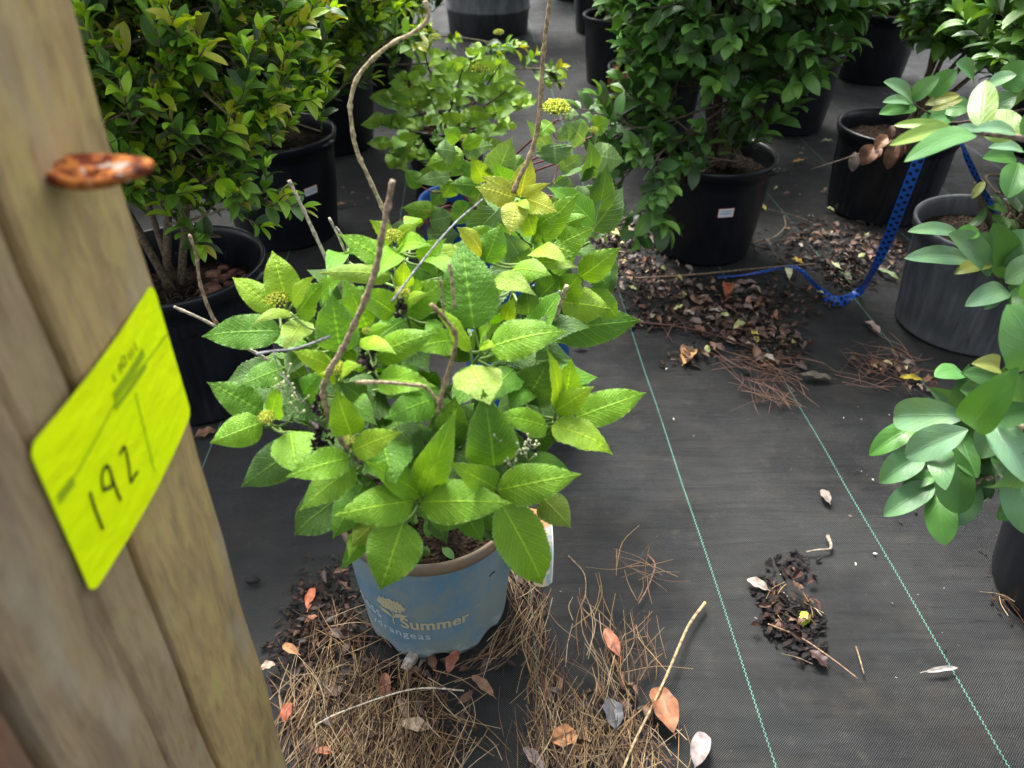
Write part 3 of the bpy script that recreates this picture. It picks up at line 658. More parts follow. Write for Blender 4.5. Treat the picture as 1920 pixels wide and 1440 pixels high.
strip([(.002, .032), (.001, .020), (-.001, .010), (0, .0)], [.0007, .0009, .001, .0011])
strip([(.001, .018), (.008, .026), (.016, .028), (.023, .030)], [.0004, .0045, .0040, .0003])
strip([(0, .018), (-.008, .025), (-.015, .027), (-.022, .032)], [.0004, .0042, .0038, .0003])
mb.build('emblem', M['cream'], mpot, smooth=False)
# drain / nursery dimple
mb = MB(); pp = wrap_pts([(x, .0025 * math.cos(x * 300)) for x in np.linspace(-.005, .005, 7)], PHI0 + R(41), .155); tube(mb, pp, .0009, 6, (.03, .04, .05)); mb.build('dimple', M['ink'], mpot)

E = Ell((-.115, .82, .42), (.285, .27, .225))
main_nodes = [(522, 580), (500, 795), (655, 835), (687, 640), (755, 572), (737, 465), (632, 706), (905, 660), (885, 690), (1040, 785), (662, 885), (790, 935), (930, 922), (985, 495), (840, 720), (745, 990), (600, 620)]
gst = MB(); targets = []
for (x, y) in main_nodes:
    e = E.at(x, y, .86); b0 = np.array([MC[0] + rng.uniform(-.04, .04), MC[1] + rng.uniform(-.04, .04), MH - .04]); m1 = b0 + (e - b0) * .45 + np.array([0, .02, .045])
    P = smooth_path([b0, m1, e], 9); tube(gst, P, [.0034, .0026, .0018], 7, (.16, .24, .055)); targets.append(P)
targets = np.concatenate(targets)
ML = [  # base x,y  tip x,y  width  colour  depth-shift  roll
 (540, 568, 511, 474, 60, 'y', .02), (515, 580, 438, 520, 46, 'y', .02), (545, 585, 476, 605, 24, 'l', .06), (527, 621, 382, 629, 62, 'm', .0), (548, 572, 586, 520, 34, 'y', .03), (556, 592, 602, 532, 52, 'b', -.05),
 (570, 600, 535, 650, 50, 'l', -.1), (737, 516, 605, 509, 38, 'l', .0), (742, 500, 640, 440, 50, 'b', .02), (639, 662, 622, 556, 74, 'm', .08), (690, 615, 648, 528, 52, 'b', .04), (600, 625, 650, 560, 44, 'b', -.05),
 (627, 690, 552, 660, 38, 'y', .06), (640, 706, 672, 684, 34, 'y', .08), (630, 712, 598, 702, 22, 'y', .08), (708, 712, 808, 722, 52, 'b', .06), (705, 668, 812, 625, 56, 'b', .04), (676, 636, 735, 656, 32, 'y', .08), (690, 628, 728, 610, 26, 'b', .04),
 (757, 569, 797, 550, 26, 'y', .06), (740, 587, 672, 545, 52, 'b', .03), (758, 586, 832, 528, 58, 'b', .0), (756, 546, 757, 494, 36, 'y', .03), (745, 467, 802, 458, 46, 'b', .0), (745, 457, 780, 420, 34, 'y', .0), (735, 455, 700, 415, 36, 'y', .0),
 (745, 470, 712, 512, 40, 'b', .03), (720, 470, 650, 470, 40, 'b', -.04), (790, 500, 830, 450, 46, 'b', -.04), (800, 480, 870, 470, 36, 'l', -.02), (800, 470, 860, 520, 44, 'b', -.02), (780, 420, 760, 430, 30, 'b', -.05),
 (889, 618, 866, 455, 98, 'm', .05), (917, 652, 1056, 620, 72, 'b', .10), (884, 655, 822, 575, 40, 'y', .08, .5), (884, 684, 917, 752, 84, 'l', .12), (902, 640, 918, 612, 28, 'b', .12), (900, 648, 925, 648, 22, 'y', .13),
 (910, 492, 938, 424, 52, 'm', .0), (905, 478, 862, 428, 48, 'g', .02), (927, 523, 997, 546, 44, 'l', .08), (958, 508, 1030, 515, 52, 'b', .04), (986, 492, 1078, 498, 40, 'l', .06), (995, 475, 1062, 490, 40, 'y', .08),
 (990, 590, 985, 542, 44, 'd', -.1), (948, 602, 962, 560, 28, 'y', -.04), (800, 585, 783, 528, 50, 'b', -.02), (850, 640, 774, 652, 50, 'b', -.02), (820, 600, 800, 640, 30, 'm', -.06),
 (965, 690, 915, 745, 62, 'm', -.06), (985, 755, 1028, 678, 78, 'd', -.06), (1044, 765, 1030, 660, 34, 'y', .04, .6), (1058, 765, 1070, 680, 54, 'b', .02), (1078, 784, 1206, 738, 58, 'b', .04), (1040, 772, 1108, 728, 44, 'y', .05),
 (1034, 798, 1147, 845, 62, 'y', .08, -.3), (1027, 800, 938, 779, 52, 'b', .08), (1050, 765, 1100, 720, 40, 'm', -.02),
 (926, 876, 907, 738, 92, 'm', .10), (788, 928, 849, 785, 64, 'b', .08), (840, 845, 852, 748, 62, 'd', -.03), (793, 928, 816, 862, 28, 'b', .13), (789, 941, 948, 942, 78, 'b', .14), (930, 916, 844, 868, 54, 'b', .12), (931, 920, 1080, 890, 72, 'b', .12),
 (1018, 935, 1068, 987, 56, 'l', .04), (938, 942, 1020, 1098, 86, 'b', .16), (985, 868, 1072, 892, 54, 'm', .0), (1000, 835, 1052, 795, 46, 'd', -.1), (800, 955, 885, 972, 60, 'm', .02), (900, 962, 938, 1018, 46, 'd', -.04),
 (492, 772, 394, 719, 58, 'm', .02), (512, 784, 524, 725, 38, 'b', .04), (492, 792, 398, 829, 58, 'b', .04), (545, 808, 556, 880, 78, 'b', .04), (562, 838, 456, 910, 70, 'd', -.04), (655, 858, 543, 891, 56, 'b', .08), (664, 876, 566, 953, 60, 'b', .06),
 (642, 930, 552, 1000, 78, 'd', -.05), (682, 908, 626, 1005, 62, 'm', .0), (712, 968, 663, 1020, 50, 'l', .02), (776, 938, 637, 964, 72, 'b', .12), (756, 978, 714, 1103, 94, 'b', .15), (659, 816, 631, 735, 58, 'b', .05), (660, 846, 742, 812, 50, 'y', .1),
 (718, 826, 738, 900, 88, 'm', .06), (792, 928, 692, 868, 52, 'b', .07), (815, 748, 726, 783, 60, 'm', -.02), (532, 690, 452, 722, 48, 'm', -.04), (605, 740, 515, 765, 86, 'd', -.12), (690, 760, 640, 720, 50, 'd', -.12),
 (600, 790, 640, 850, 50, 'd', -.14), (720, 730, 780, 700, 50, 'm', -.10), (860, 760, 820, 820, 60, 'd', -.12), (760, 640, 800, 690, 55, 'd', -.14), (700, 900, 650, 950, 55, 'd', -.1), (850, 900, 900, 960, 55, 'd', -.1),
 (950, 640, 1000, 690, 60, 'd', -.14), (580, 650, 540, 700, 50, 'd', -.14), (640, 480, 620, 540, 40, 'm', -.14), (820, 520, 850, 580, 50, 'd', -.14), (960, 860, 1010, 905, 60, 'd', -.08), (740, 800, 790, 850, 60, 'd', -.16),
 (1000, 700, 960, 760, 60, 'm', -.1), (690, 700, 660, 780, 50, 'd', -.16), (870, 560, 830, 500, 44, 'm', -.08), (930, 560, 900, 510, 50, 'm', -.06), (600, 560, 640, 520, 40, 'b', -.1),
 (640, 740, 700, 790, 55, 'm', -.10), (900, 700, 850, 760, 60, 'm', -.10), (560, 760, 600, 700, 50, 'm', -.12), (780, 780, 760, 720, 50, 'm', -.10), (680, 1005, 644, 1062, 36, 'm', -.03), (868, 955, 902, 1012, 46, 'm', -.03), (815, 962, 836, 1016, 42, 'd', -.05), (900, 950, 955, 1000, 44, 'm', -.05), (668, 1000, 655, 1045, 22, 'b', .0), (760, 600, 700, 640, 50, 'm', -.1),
]
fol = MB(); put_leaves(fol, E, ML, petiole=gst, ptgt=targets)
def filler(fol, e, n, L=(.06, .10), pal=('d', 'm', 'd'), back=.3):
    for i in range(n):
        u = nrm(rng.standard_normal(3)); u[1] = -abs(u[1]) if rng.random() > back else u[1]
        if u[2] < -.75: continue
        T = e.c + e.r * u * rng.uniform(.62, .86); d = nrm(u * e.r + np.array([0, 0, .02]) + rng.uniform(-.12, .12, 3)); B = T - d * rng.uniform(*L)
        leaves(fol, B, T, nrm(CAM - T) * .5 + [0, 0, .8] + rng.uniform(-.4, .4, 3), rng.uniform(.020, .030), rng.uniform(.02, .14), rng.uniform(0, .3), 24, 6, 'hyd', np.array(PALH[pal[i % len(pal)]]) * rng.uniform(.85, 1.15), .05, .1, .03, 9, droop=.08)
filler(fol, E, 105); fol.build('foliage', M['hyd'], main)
# curled new leaf pairs and seedlings at the soil
sm = MB(); B = []; T = []
for i in range(26):
    a = rng.uniform(-2.9, -.2); r = rng.uniform(.03, .095); q = np.array([MC[0] + r * math.cos(a), MC[1] + r * math.sin(a), MH - .03 + rng.uniform(0, .02)]); B.append(q); T.append(q + nrm(rng.uniform(-1, 1, 3) + [0, -.3, .7]) * rng.uniform(.012, .028))
leaves(sm, np.array(B), np.array(T), rng.uniform(-.4, .4, (26, 3)) + [0, -.4, 1], rng.uniform(.004, .008, 26), .05, .1, 6, 4, 'ell', pick(((.06, .17, .03), (.10, .24, .03)), 26)); sm.build('weed_seedlings', M['hydc'], main, kind='stuff')
gst.build('green_stem', M['stem'], main)

def flower(parent, cen, r, sq=.62, n=80, col=(.42, .46, .05), up=(0, -.25, 1)):
    mb = MB(); up = nrm(up); s = nrm(np.cross(up, [1, 0, 0])); t = np.cross(up, s)
    for i in range(n):
        a = i * 2.39996; q = math.sqrt((i + .5) / n); h = math.sqrt(max(0, 1 - q * q)) * sq
        p = cen + r * (s * math.cos(a) * q + t * math.sin(a) * q + up * h) + rng.standard_normal(3) * r * .035
        blob(mb, p, r * rng.uniform(.085, .125), np.array(col) * rng.uniform(.65, 1.2), 4, .1)
        if i % 3 == 0: tube(mb, [cen - up * r * .4, p], [r * .03, r * .02], 4, (.20, .28, .06))
    mb.build('flower_head', M['bud'], parent)
for (x, y, d, k) in ((522, 562, 44, .93), (755, 550, 30, 1.0), (687, 622, 18, 1.02), (634, 692, 34, 1.02), (500, 784, 32, 1.06), (656, 826, 24, 1.08), (737, 446, 38, .98), (782, 452, 20, .92)):
    cpt = E.at(x, y, k); flower(main, cpt, d / 2 / F * depth(cpt), n=90 if d > 25 else 45)
# bare canes
CP = {'g': (.33, .25, .175), 't': (.42, .34, .21), 'p': (.46, .41, .32), 'b': (.33, .24, .14), 'k': (.22, .22, .23)}
def px_cane(parent, ell, pts, w0, w1, c, node=.035, name='bare_cane', k=1.06, Yc=None):
    P = []
    for i, q in enumerate(pts):
        kk = q[2] if len(q) > 2 else k
        P.append(PY(q[0], q[1], Yc[0] + (Yc[1] - Yc[0]) * i / (len(pts) - 1)) if Yc else ell.at(q[0], q[1], kk))
    P = np.array(P); d = np.mean([depth(p) for p in P]); mb = MB(); n = None
    cane(mb, P, w0 * .86 / 2 / F * d, w1 * .86 / 2 / F * d, node, CP[c]); mb.build(name, M['wood_stem'], parent)
px_cane(main, E, [(684, 868), (660, 850), (637, 818), (616, 780), (606, 735), (618, 695), (645, 650), (668, 600), (690, 548), (708, 490), (720, 420), (737, 338)], 15, 11, 'g', .030, Yc=(.60, .60))
px_cane(main, E, [(735, 440), (718, 392), (690, 330), (668, 280), (659, 230), (657, 195), (668, 150), (690, 120), (730, 85), (780, 58), (803, 32), (797, 2)], 10, 8, 't', .03, Yc=(.86, .86))
px_cane(main, E, [(542, 338), (565, 385), (600, 460), (625, 515), (645, 556), (660, 620)], 7, 9, 'p', .03, Yc=(.80, .80))
px_cane(main, E, [(617, 408), (640, 455), (655, 500), (664, 560)], 5, 7, 'p', .03, Yc=(.86, .86)); px_cane(main, E, [(630, 425), (648, 452), (652, 490)], 3, 3, 'p', .03, Yc=(.862, .862))
px_cane(main, E, [(355, 440), (368, 480), (375, 530), (392, 580), (410, 615)], 6, 9, 'g', .028, Yc=(.78, .78))
px_cane(main, E, [(326, 575), (395, 607), (450, 645), (512, 682), (580, 740)], 6, 9, 'p', .05, Yc=(.74, .78))
px_cane(main, E, [(1063, 535), (1045, 585), (1020, 650), (992, 705), (960, 760)], 9, 12, 't', .03, Yc=(.80, .80)); px_cane(main, E, [(1049, 545), (1053, 556), (1060, 560)], 4, 6, 'p', .02, Yc=(.798, .798))
px_cane(main, E, [(808, 570), (835, 598), (855, 630), (850, 665), (838, 705), (820, 775)], 8, 10, 'b', .03, Yc=(.56, .58))
px_cane(main, E, [(843, 495), (848, 530), (853, 578)], 7, 7, 't', .02, Yc=(.62, .62)); px_cane(main, E, [(826, 525), (830, 560), (833, 600)], 4, 5, 'g', .02, Yc=(.60, .60))
px_cane(main, E, [(668, 717), (720, 717), (775, 722), (800, 728), (830, 765)], 8, 9, 't', .05, Yc=(.55, .60))
px_cane(main, E, [(480, 664), (512, 658), (550, 655), (590, 642), (620, 630)], 5, 6, 'k', .03, Yc=(.62, .64)); px_cane(main, E, [(513, 660), (525, 700), (540, 715), (575, 760)], 3, 2, 'k', .03, Yc=(.62, .60))
px_cane(main, E, [(573, 680), (585, 720), (590, 770), (600, 830)], 5, 4, 'k', .03, Yc=(.66, .64))
px_cane(main, E, [(905, 374), (860, 412), (820, 455), (780, 505), (735, 566)], 4, 5, 'k', .04, Yc=(.80, .66))
px_cane(main, E, [(785, 735), (800, 660), (745, 720)], 3, 3, 'g', .04, Yc=(.66, .66)) if False else None
# shrivelled black leaves
for grp_ in (((690, 655, 16), (688, 680, 20), (692, 640, 12)), ((594, 765, 14), (600, 800, 20), (603, 825, 22), (598, 745, 12)), ((755, 570, 14), (748, 582, 12))):
  mb = MB()
  for (x, y, s) in grp_:
    for j in range(7):
        q = E.at(x + rng.uniform(-5, 5), y + rng.uniform(-8, 8), .98); d = rng.uniform(-1, 1, 3) + [0, 0, -.9]; leaves(mb, q, q + nrm(d) * s * .9 / F, rng.standard_normal(3), s * .3 / F, .2, .8, 8, 4, 'ell', np.array((.018, .010, .009)) * rng.uniform(.7, 1.8), und=.6)
  mb.build('withered_leaf', M['dry'], main)
# tiny dead florets
for FLP in (((528, 715), (535, 728), (520, 722), (560, 740), (530, 700), (558, 760)), ((975, 835), (985, 845), (995, 820), (1000, 828), (960, 855), (990, 850), (962, 865), (938, 815), (980, 825))):
  mb = MB()
  for (x, y) in FLP:
    q = E.at(x, y, 1.10)
    for j in range(3): p = q + rng.uniform(-.008, .008, 3); blob(mb, p, .0014, (.50, .52, .30), 4, .2); tube(mb, [q - [0, 0, .01], p], .0004, 4, (.3, .32, .2))
  mb.build('dried_flower_spray', M['bud'], main)
# care tag in the pot: curled plastic strip
mb = MB(); rows = []
p0, p1, p2 = PY(1008, 950, .80), PY(1022, 1010, .715), PY(1018, 1094, .690)
for t in np.linspace(0, 1, 14):
    c_ = (1 - t) ** 2 * p0 + 2 * t * (1 - t) * (p1 + [0, 0, .008]) + t * t * p2; hw = .0165 - .004 * t
    rows.append([c_ + np.array([1, .12 * t, 0]) * hw * s + np.array([0, -1, 0]) * .006 * (1 - s * s) for s in np.linspace(-1, 1, 9)])
Pt = np.array(rows); mb.grid(Pt, np.stack(np.meshgrid(np.linspace(0, 1, 14), np.linspace(0, 1, 9), indexing='ij'), -1)); mb.grid(Pt[:, ::-1] + [0, .0008, 0])
m, nt_, b_, o_ = mat('curled_care_tag'); g = NT(nt_); x, y, _ = g.sep(g.tc().outputs['UV']); p = g.geo().outputs['Position']
cc = g.mix(g.ss(g.m('ADD', x, g.m('MULTIPLY', g.m('SUBTRACT', g.noise(p, 80, 3), .5), .2)), .30, .42), (.42, .22, .09), (.50, .42, .25)); cc = g.mix(g.m('MULTIPLY', g.ss(y, .5, .75), g.ss(g.noise(p, 140, 4, .7), .40, .55)), cc, (.20, .30, .36)); cc = g.mix(g.ss(y, .93, .97), cc, (.6, .62, .62))
g.put(b_.inputs['Base Color'], cc); b_.inputs['Roughness'].default_value = .3
mb.build('care_tag', m, main)

# --- second hydrangea behind it (B)
HB = (.012, 1.31)
hb = thing('potted_hydrangea', (HB[0], HB[1], 0), 'lime-green hydrangea with a tall bare cane, in a plain blue pot behind the front one', 'potted hydrangea', 'potted hydrangeas in a row')
make_pot(hb, HB, .225, .115, .098, 'blue2', lip=.014)
E2 = Ell((.055, 1.20, .44), (.20, .18, .21)); gst = MB(); targets = []
for (x, y) in ((970, 375), (1000, 440), (1050, 560), (1035, 615), (1090, 520), (1105, 455), (960, 455)):
    e = E2.at(x, y, .9); b0 = np.array([HB[0] + rng.uniform(-.03, .03), HB[1] + rng.uniform(-.03, .03), .18]); P = smooth_path([b0, b0 + (e - b0) * .5 + [0, .02, .04], e], 9); tube(gst, P, [.0036, .0026, .002], 7, (.16, .24, .055)); targets.append(P)
targets = np.concatenate(targets)
L2 = [(1000, 452, 1080, 365, 50, 'b', .05), (1000, 442, 983, 392, 38, 'y', .06), (1002, 430, 1048, 400, 40, 'b', .05), (1000, 450, 1080, 476, 64, 'b', .0), (985, 500, 950, 440, 48, 'p', -.02), (1030, 470, 1110, 430, 60, 'b', .0), (1045, 425, 1100, 405, 30, 'b', .0),
 (1087, 520, 1160, 467, 50, 'b', .05), (1052, 566, 1142, 578, 66, 'y', .12, -.3), (1036, 618, 1199, 601, 72, 'm', .08), (1100, 545, 1160, 595, 46, 'b', .03), (1055, 560, 1085, 515, 56, 'b', .06), (1010, 560, 1050, 520, 50, 'm', -.05), (1000, 600, 1040, 570, 50, 'd', -.1),
 (1030, 640, 1090, 560, 60, 'm', -.06), (960, 480, 935, 420, 50, 'm', .0), (1070, 500, 1020, 450, 60, 'm', -.08), (1110, 500, 1140, 540, 44, 'm', -.08), (1010, 640, 1050, 690, 44, 'm', -.02), (930, 460, 880, 430, 46, 'b', .02), (960, 470, 1000, 520, 50, 'b', .04), (1020, 540, 980, 600, 46, 'd', -.1)]
L2y = [(966, 372, 896, 350, 46, 'g', .14), (970, 366, 905, 332, 30, 'g', .10), (975, 370, 994, 296, 42, 'g', .10), (976, 366, 1028, 344, 18, 'g', .16), (985, 372, 1042, 396, 42, 'g', .16), (969, 378, 957, 438, 46, 'g', .18), (974, 376, 992, 392, 18, 'y', .18)]
fol = MB(); put_leaves(fol, E2, L2, petiole=gst, ptgt=targets); filler(fol, E2, 34); fol.build('foliage', M['hyd'], hb)
fol = MB(); put_leaves(fol, E2, L2y, jit=.1); o = fol.build('young_leaves', M['hyd'], hb); o['label'] = 'yellow-green leaf rosette at the foot of the tall bare cane'
gst.build('green_stem', M['stem'], hb)
px_cane(hb, E2, [(962, 362), (975, 330), (990, 300), (1005, 255), (1013, 195), (1017, 130), (1022, 70), (1034, -20)], 11, 8, 'b', .045, Yc=(1.02, 1.05))
px_cane(hb, E2, [(1085, 450), (1087, 425), (1085, 405)], 3, 2, 'p', .05, Yc=(1.1, 1.1))

# --- third hydrangea (C): pale-edged leaves, red stems, yellow flower
HC = (-.125, 1.87)
hc = thing('potted_hydrangea', (HC[0], HC[1], 0), 'red-stemmed hydrangea with pale green leaves and yellow flower head in a bright blue pot', 'potted hydrangea', 'potted hydrangeas in a row')
make_pot(hc, HC, .225, .115, .098, 'blue2', lip=.014)
E3 = Ell((.0, 1.80, .44), (.30, .14, .20)); gst = MB(); targets = []
nodes3 = [(1043, 225), (1040, 295), (1100, 290), (1113, 255), (870, 275), (870, 300), (905, 345), (800, 410), (830, 360), (1060, 370), (940, 290), (740, 420)]
for (x, y) in nodes3:
    e = E3.at(x, y, .9); b0 = np.array([HC[0] + rng.uniform(-.03, .03), HC[1] + rng.uniform(-.03, .03), .18]); P = smooth_path([b0, b0 + (e - b0) * .5 + [0, 0, .03], e], 9); tube(gst, P, [.0034, .0026, .0018], 7, (.16, .035, .035)); targets.append(P)
targets = np.concatenate(targets)
L3 = [(1036, 290, 990, 228, 30, 'p', .0), (1038, 268, 1042, 308, 62, 'p', .08), (1045, 262, 1090, 225, 24, 'p', .0), (1095, 265, 1065, 232, 44, 'p', .04), (1112, 240, 1142, 226, 34, 'b', .05), (1105, 290, 1168, 302, 50, 'p', .08), (1095, 300, 1150, 320, 46, 'q', .06), (1050, 318, 1095, 292, 34, 'p', .0), (1036, 345, 1078, 362, 40, 'q', .08),
 (1035, 230, 1010, 255, 30, 'b', .0), (1060, 215, 1084, 216, 22, 'p', .0), (1070, 380, 1110, 365, 46, 'q', .04), (1080, 400, 1115, 445, 56, 'q', .08), (1060, 380, 1030, 400, 40, 'q', -.02),
 (855, 285, 818, 280, 42, 'p', .05), (868, 283, 920, 272, 36, 'p', .08), (862, 262, 835, 243, 30, 'b', .04), (866, 275, 905, 258, 30, 'b', .06), (870, 290, 800, 310, 44, 'b', .03), (930, 330, 958, 262, 56, 'q', .05), (920, 335, 968, 312, 40, 'p', .05), (910, 340, 884, 295, 36, 'y', .07),
 (905, 350, 848, 345, 38, 'm', .07), (900, 350, 895, 392, 48, 'q', .04), (820, 395, 755, 390, 30, 'b', .06), (805, 415, 850, 405, 42, 'q', .08), (795, 420, 765, 398, 26, 'b', .05), (850, 340, 830, 370, 36, 'b', .02), (845, 330, 782, 340, 26, 'p', .04), (800, 440, 860, 440, 44, 'q', .03), (815, 440, 850, 470, 40, 'q', .03), (780, 430, 720, 440, 36, 'q', .0),
 (865, 300, 845, 330, 34, 'm', .03), (890, 310, 870, 330, 34, 'm', .0), (830, 360, 810, 385, 30, 'm', .0), (950, 300, 990, 330, 40, 'm', -.03), (930, 400, 960, 440, 44, 'm', -.03), (880, 380, 850, 420, 40, 'm', -.02), (790, 350, 760, 320, 30, 'm', -.05), (920, 390, 940, 350, 44, 'q', -.03)]
fol = MB(); put_leaves(fol, E3, L3, 30, 6, serr=.05, petiole=None, und=.14); fol.build('foliage', M['hydc'], hc)
# red petioles for C
for row in L3:
    Bp = E3.at(row[0], row[1], .88 + row[6]); q = targets[np.argmin(((targets - Bp) ** 2).sum(1))]
    if np.linalg.norm(q - Bp) < .16: tube(gst, smooth_path([q, (q + Bp) / 2 - [0, 0, .006], Bp], 4), [.0018, .0012], 6, (.15, .05, .03))
gst.build('red_stem', M['stem'], hc)
for (x, y, d, k) in ((1043, 205, 52, 1.05), (1113, 245, 20, 1.1), (870, 258, 15, 1.05), (800, 396, 18, 1.1)):
    q = E3.at(x, y, k); flower(hc, q, d / 2 / F * depth(q), .5, 110 if d > 40 else 40, (.50, .56, .05))

# --- fourth hydrangea (D): many small leaves on dark red stems, black pot
HD = (-.21, 2.45)
hd = thing('potted_hydrangea', (HD[0], HD[1], 0), 'small-leaved bright green hydrangea on dark red stems in a black pot, farthest of the hydrangeas', 'potted hydrangea', 'potted hydrangeas in a row')
make_pot(hd, HD, .24, .13, .105, 'black')
E4 = Ell((-.20, 2.38, .50), (.36, .26, .30)); gst = MB(); fol = MB()
tips4 = [(795, 90), (760, 150), (735, 190), (835, 130), (850, 185), (900, 150), (955, 170), (985, 195), (925, 215), (875, 230), (800, 165), (745, 235), (705, 235), (800, 235), (835, 275), (775, 300), (890, 100), (935, 120),
         (745, 320), (820, 330), (905, 275), (960, 245), (870, 130), (770, 200), (720, 280)]
B, T, N, Cc, W = [], [], [], [], []
for (x, y) in tips4:
    e = E4.at(x + rng.uniform(-6, 6), y, rng.uniform(.85, 1.08)); b0 = np.array([HD[0] + rng.uniform(-.03, .03), HD[1] + rng.uniform(-.03, .03), .2]); P = smooth_path([b0, b0 + (e - b0) * [.62, .62, .5] + [0, 0, .03], e], 14)
    tube(gst, P, [.0036, .0024, .0016], 6, (.10, .025, .025))
    for li, (kk, ln) in enumerate(((-1, .030), (-2, .048), (-5, .058), (-9, .056))):
        q = P[max(kk - 1, -len(P))] ; rot = rng.random() * 3 + li * 1.57
        for j in range(4 if li == 0 else 2):
            a = rot + j * (1.57 if li == 0 else 3.14); ld = nrm(np.array([math.cos(a), math.sin(a), .75 if li == 0 else .15]) + rng.uniform(-.2, .2, 3)); l = ln * rng.uniform(.8, 1.2)
            B.append(q + ld * .008); T.append(q + ld * l * 1.35); N.append(np.array([0, -1.1, .7]) - ld * .1 + rng.uniform(-.3, .3, 3)); Cc.append(pick(((.17, .34, .02), (.14, .30, .02)) if li < 3 else ((.10, .25, .025), (.07, .18, .025)), 1)[0]); W.append(l * .35)
leaves(fol, np.array(B), np.array(T), np.array(N), np.array(W), rng.uniform(.0, .12, len(B)), rng.uniform(.05, .35, len(B)), 20, 6, 'hyd', np.array(Cc), .05, .1, .03, 7, droop=.05)
fol.build('foliage', M['hydc'], hd); gst.build('red_stem', M['stem'], hd)
for (x, y, d) in ((790, 62, 26), (815, 72, 24), (800, 85, 22), (900, 130, 34), (935, 62, 20), (760, 75, 20)):
    q = E4.at(x, y, 1.0); flower(hd, q, d / 2 / F * depth(q), .5, 50, (.46, .50, .06))

# ------------------------------------------------------------ lower right corner shrub and its hand-placed branches
c5 = (.925, .80)
r5, p5 = potted(c5, .275, .18, .142, 'broad-leaved shrub in a smooth black tub in the lower right corner, its branches reaching in')
E5 = Ell((.76, .78, .52), (.30, .26, .26)); twg = MB(); bf = MB()
PALH.update({'1': (.036, .125, .028), '2': (.052, .14, .055), '3': (.038, .14, .018), '4': (.085, .18, .095), '5': (.13, .24, .035), '6': (.12, .14, .03), '7': (.022, .075, .024)})
L5 = [(1818, 780, 1673, 782, 62, '4', .0), (1815, 805, 1697, 857, 60, '4', .12), (1725, 795, 1630, 853, 44, '3', .04), (1730, 850, 1650, 903, 54, '2', .03), (1753, 908, 1658, 965, 48, '2', .03), (1760, 890, 1690, 915, 30, '1', -.03),
      (1765, 840, 1772, 917, 46, '2', .16), (1790, 838, 1796, 965, 66, '1', .12), (1757, 925, 1771, 1023, 54, '3', .08), (1820, 895, 1798, 985, 54, '2', .06), (1800, 800, 1832, 895, 50, '1', .0), (1820, 800, 1900, 700, 72, '3', .16), (1868, 780, 1945, 770, 50, '2', .1),
      (1855, 790, 1930, 905, 60, '4', .14), (1880, 780, 1840, 860, 58, '7', .0), (1845, 897, 1930, 862, 44, '2', .1), (1900, 870, 1945, 1010, 74, '2', .14), (1930, 690, 1895, 575, 110, '1', .2), (1806, 700, 1752, 706, 40, '1', -.05), (1872, 695, 1830, 680, 38, '6', .0),
      (1870, 715, 1808, 700, 42, '7', -.02), (1850, 740, 1800, 730, 50, '7', -.05), (1910, 760, 1960, 690, 60, '2', .1), (1930, 560, 1960, 480, 60, '1', .2), (1890, 940, 1950, 960, 60, '1', .02), (1930, 840, 1970, 900, 60, '7', .0), (1880, 840, 1900, 900, 50, '7', .0)]
L5 += [(1830 + 30 * math.cos(i), 820 + 40 * math.sin(i), 1830 + 110 * math.cos(i * 1.9), 820 + 120 * math.sin(i * 1.9), 50, '7', -.12 - .01 * (i % 5)) for i in range(16)]
put_leaves(bf, E5, L5, 22, 8, 'lau', 0, .05, 0, cam_w=.7, jit=.25, fold=(.1, .45), bend=(.05, .16))
PALH['5'] = (.11, .20, .03)
L5b = [(1708, 240, 1672, 268, 24, '5'), ]
def py_leaf(mbx, bx, by, tx, ty, w_, col, Yb, Yt, up=(0, 0, 1), bend=.08, fold=.2, prof='lau', camw=.7, rows=22, cols=8, back=False):
    B = PY(bx, by, Yb); T = PY(tx, ty, Yt); tcv = nrm(CAM - (B + T) / 2); N = tcv * camw + np.array(up) * .4 + rng.uniform(-.1, .1, 3)
    if back: N = -N
    leaves(mbx, B, T, N, w_ / 2 / F * depth((B + T) / 2), bend if not back else -bend, fold, rows, cols, prof, np.array(PALH[col]), 0, .04, droop=.04)
UB = .74
for a in ((1785, 240, 1672, 269, 30, '5', UB, UB - .05, (0, -.4, 1), .05, .35), (1782, 236, 1676, 234, 20, '5', UB, UB + .02, (0, .3, 1), .05, .3), (1830, 252, 1700, 298, 44, '1', UB, UB - .06, (0, 0, 1), .10, .1), (1843, 246, 1790, 240, 18, '4', UB, UB)):
    py_leaf(bf, *a)
py_leaf(bf, 1838, 242, 1848, 153, 50, '5', UB, UB + .05, (0, .2, .3), .04, .12, back=True); py_leaf(bf, 1912, 258, 1845, 216, 62, '5', UB, UB + .05, (0, .3, .2), .06, .15, back=True)
py_leaf(bf, 1905, 252, 1830, 240, 30, '4', UB, UB - .02, (0, 0, 1)); py_leaf(bf, 1918, 262, 1980, 200, 60, '1', UB, UB); py_leaf(bf, 1920, 285, 1856, 275, 24, '4', .8, .78)
tube(twg, smooth_path([PY(1785, 240, UB), PY(1845, 250, UB), PY(1915, 260, UB), PY(2010, 300, .76), (.86, .80, .50), (c5[0], c5[1], .23)], 7), [.0022, .003, .005, .008], 8, (.26, .21, .16))
tube(twg, smooth_path([E5.at(1818, 785, .95), E5.at(1868, 780, .95), E5.at(1930, 800, .95), (.80, .80, .40), (c5[0], c5[1], .23)], 7), [.0022, .003, .005, .007], 8, (.20, .19, .10))
tube(twg, smooth_path([E5.at(1770, 930, .92), E5.at(1800, 905, .92), E5.at(1860, 895, .92), (.76, .76, .38), (c5[0], c5[1], .23)], 7), [.002, .003, .005, .007], 8, (.24, .20, .13))
twg.build('branch', M['wood_stem'], r5); bf.build('foliage', M['big'], r5)
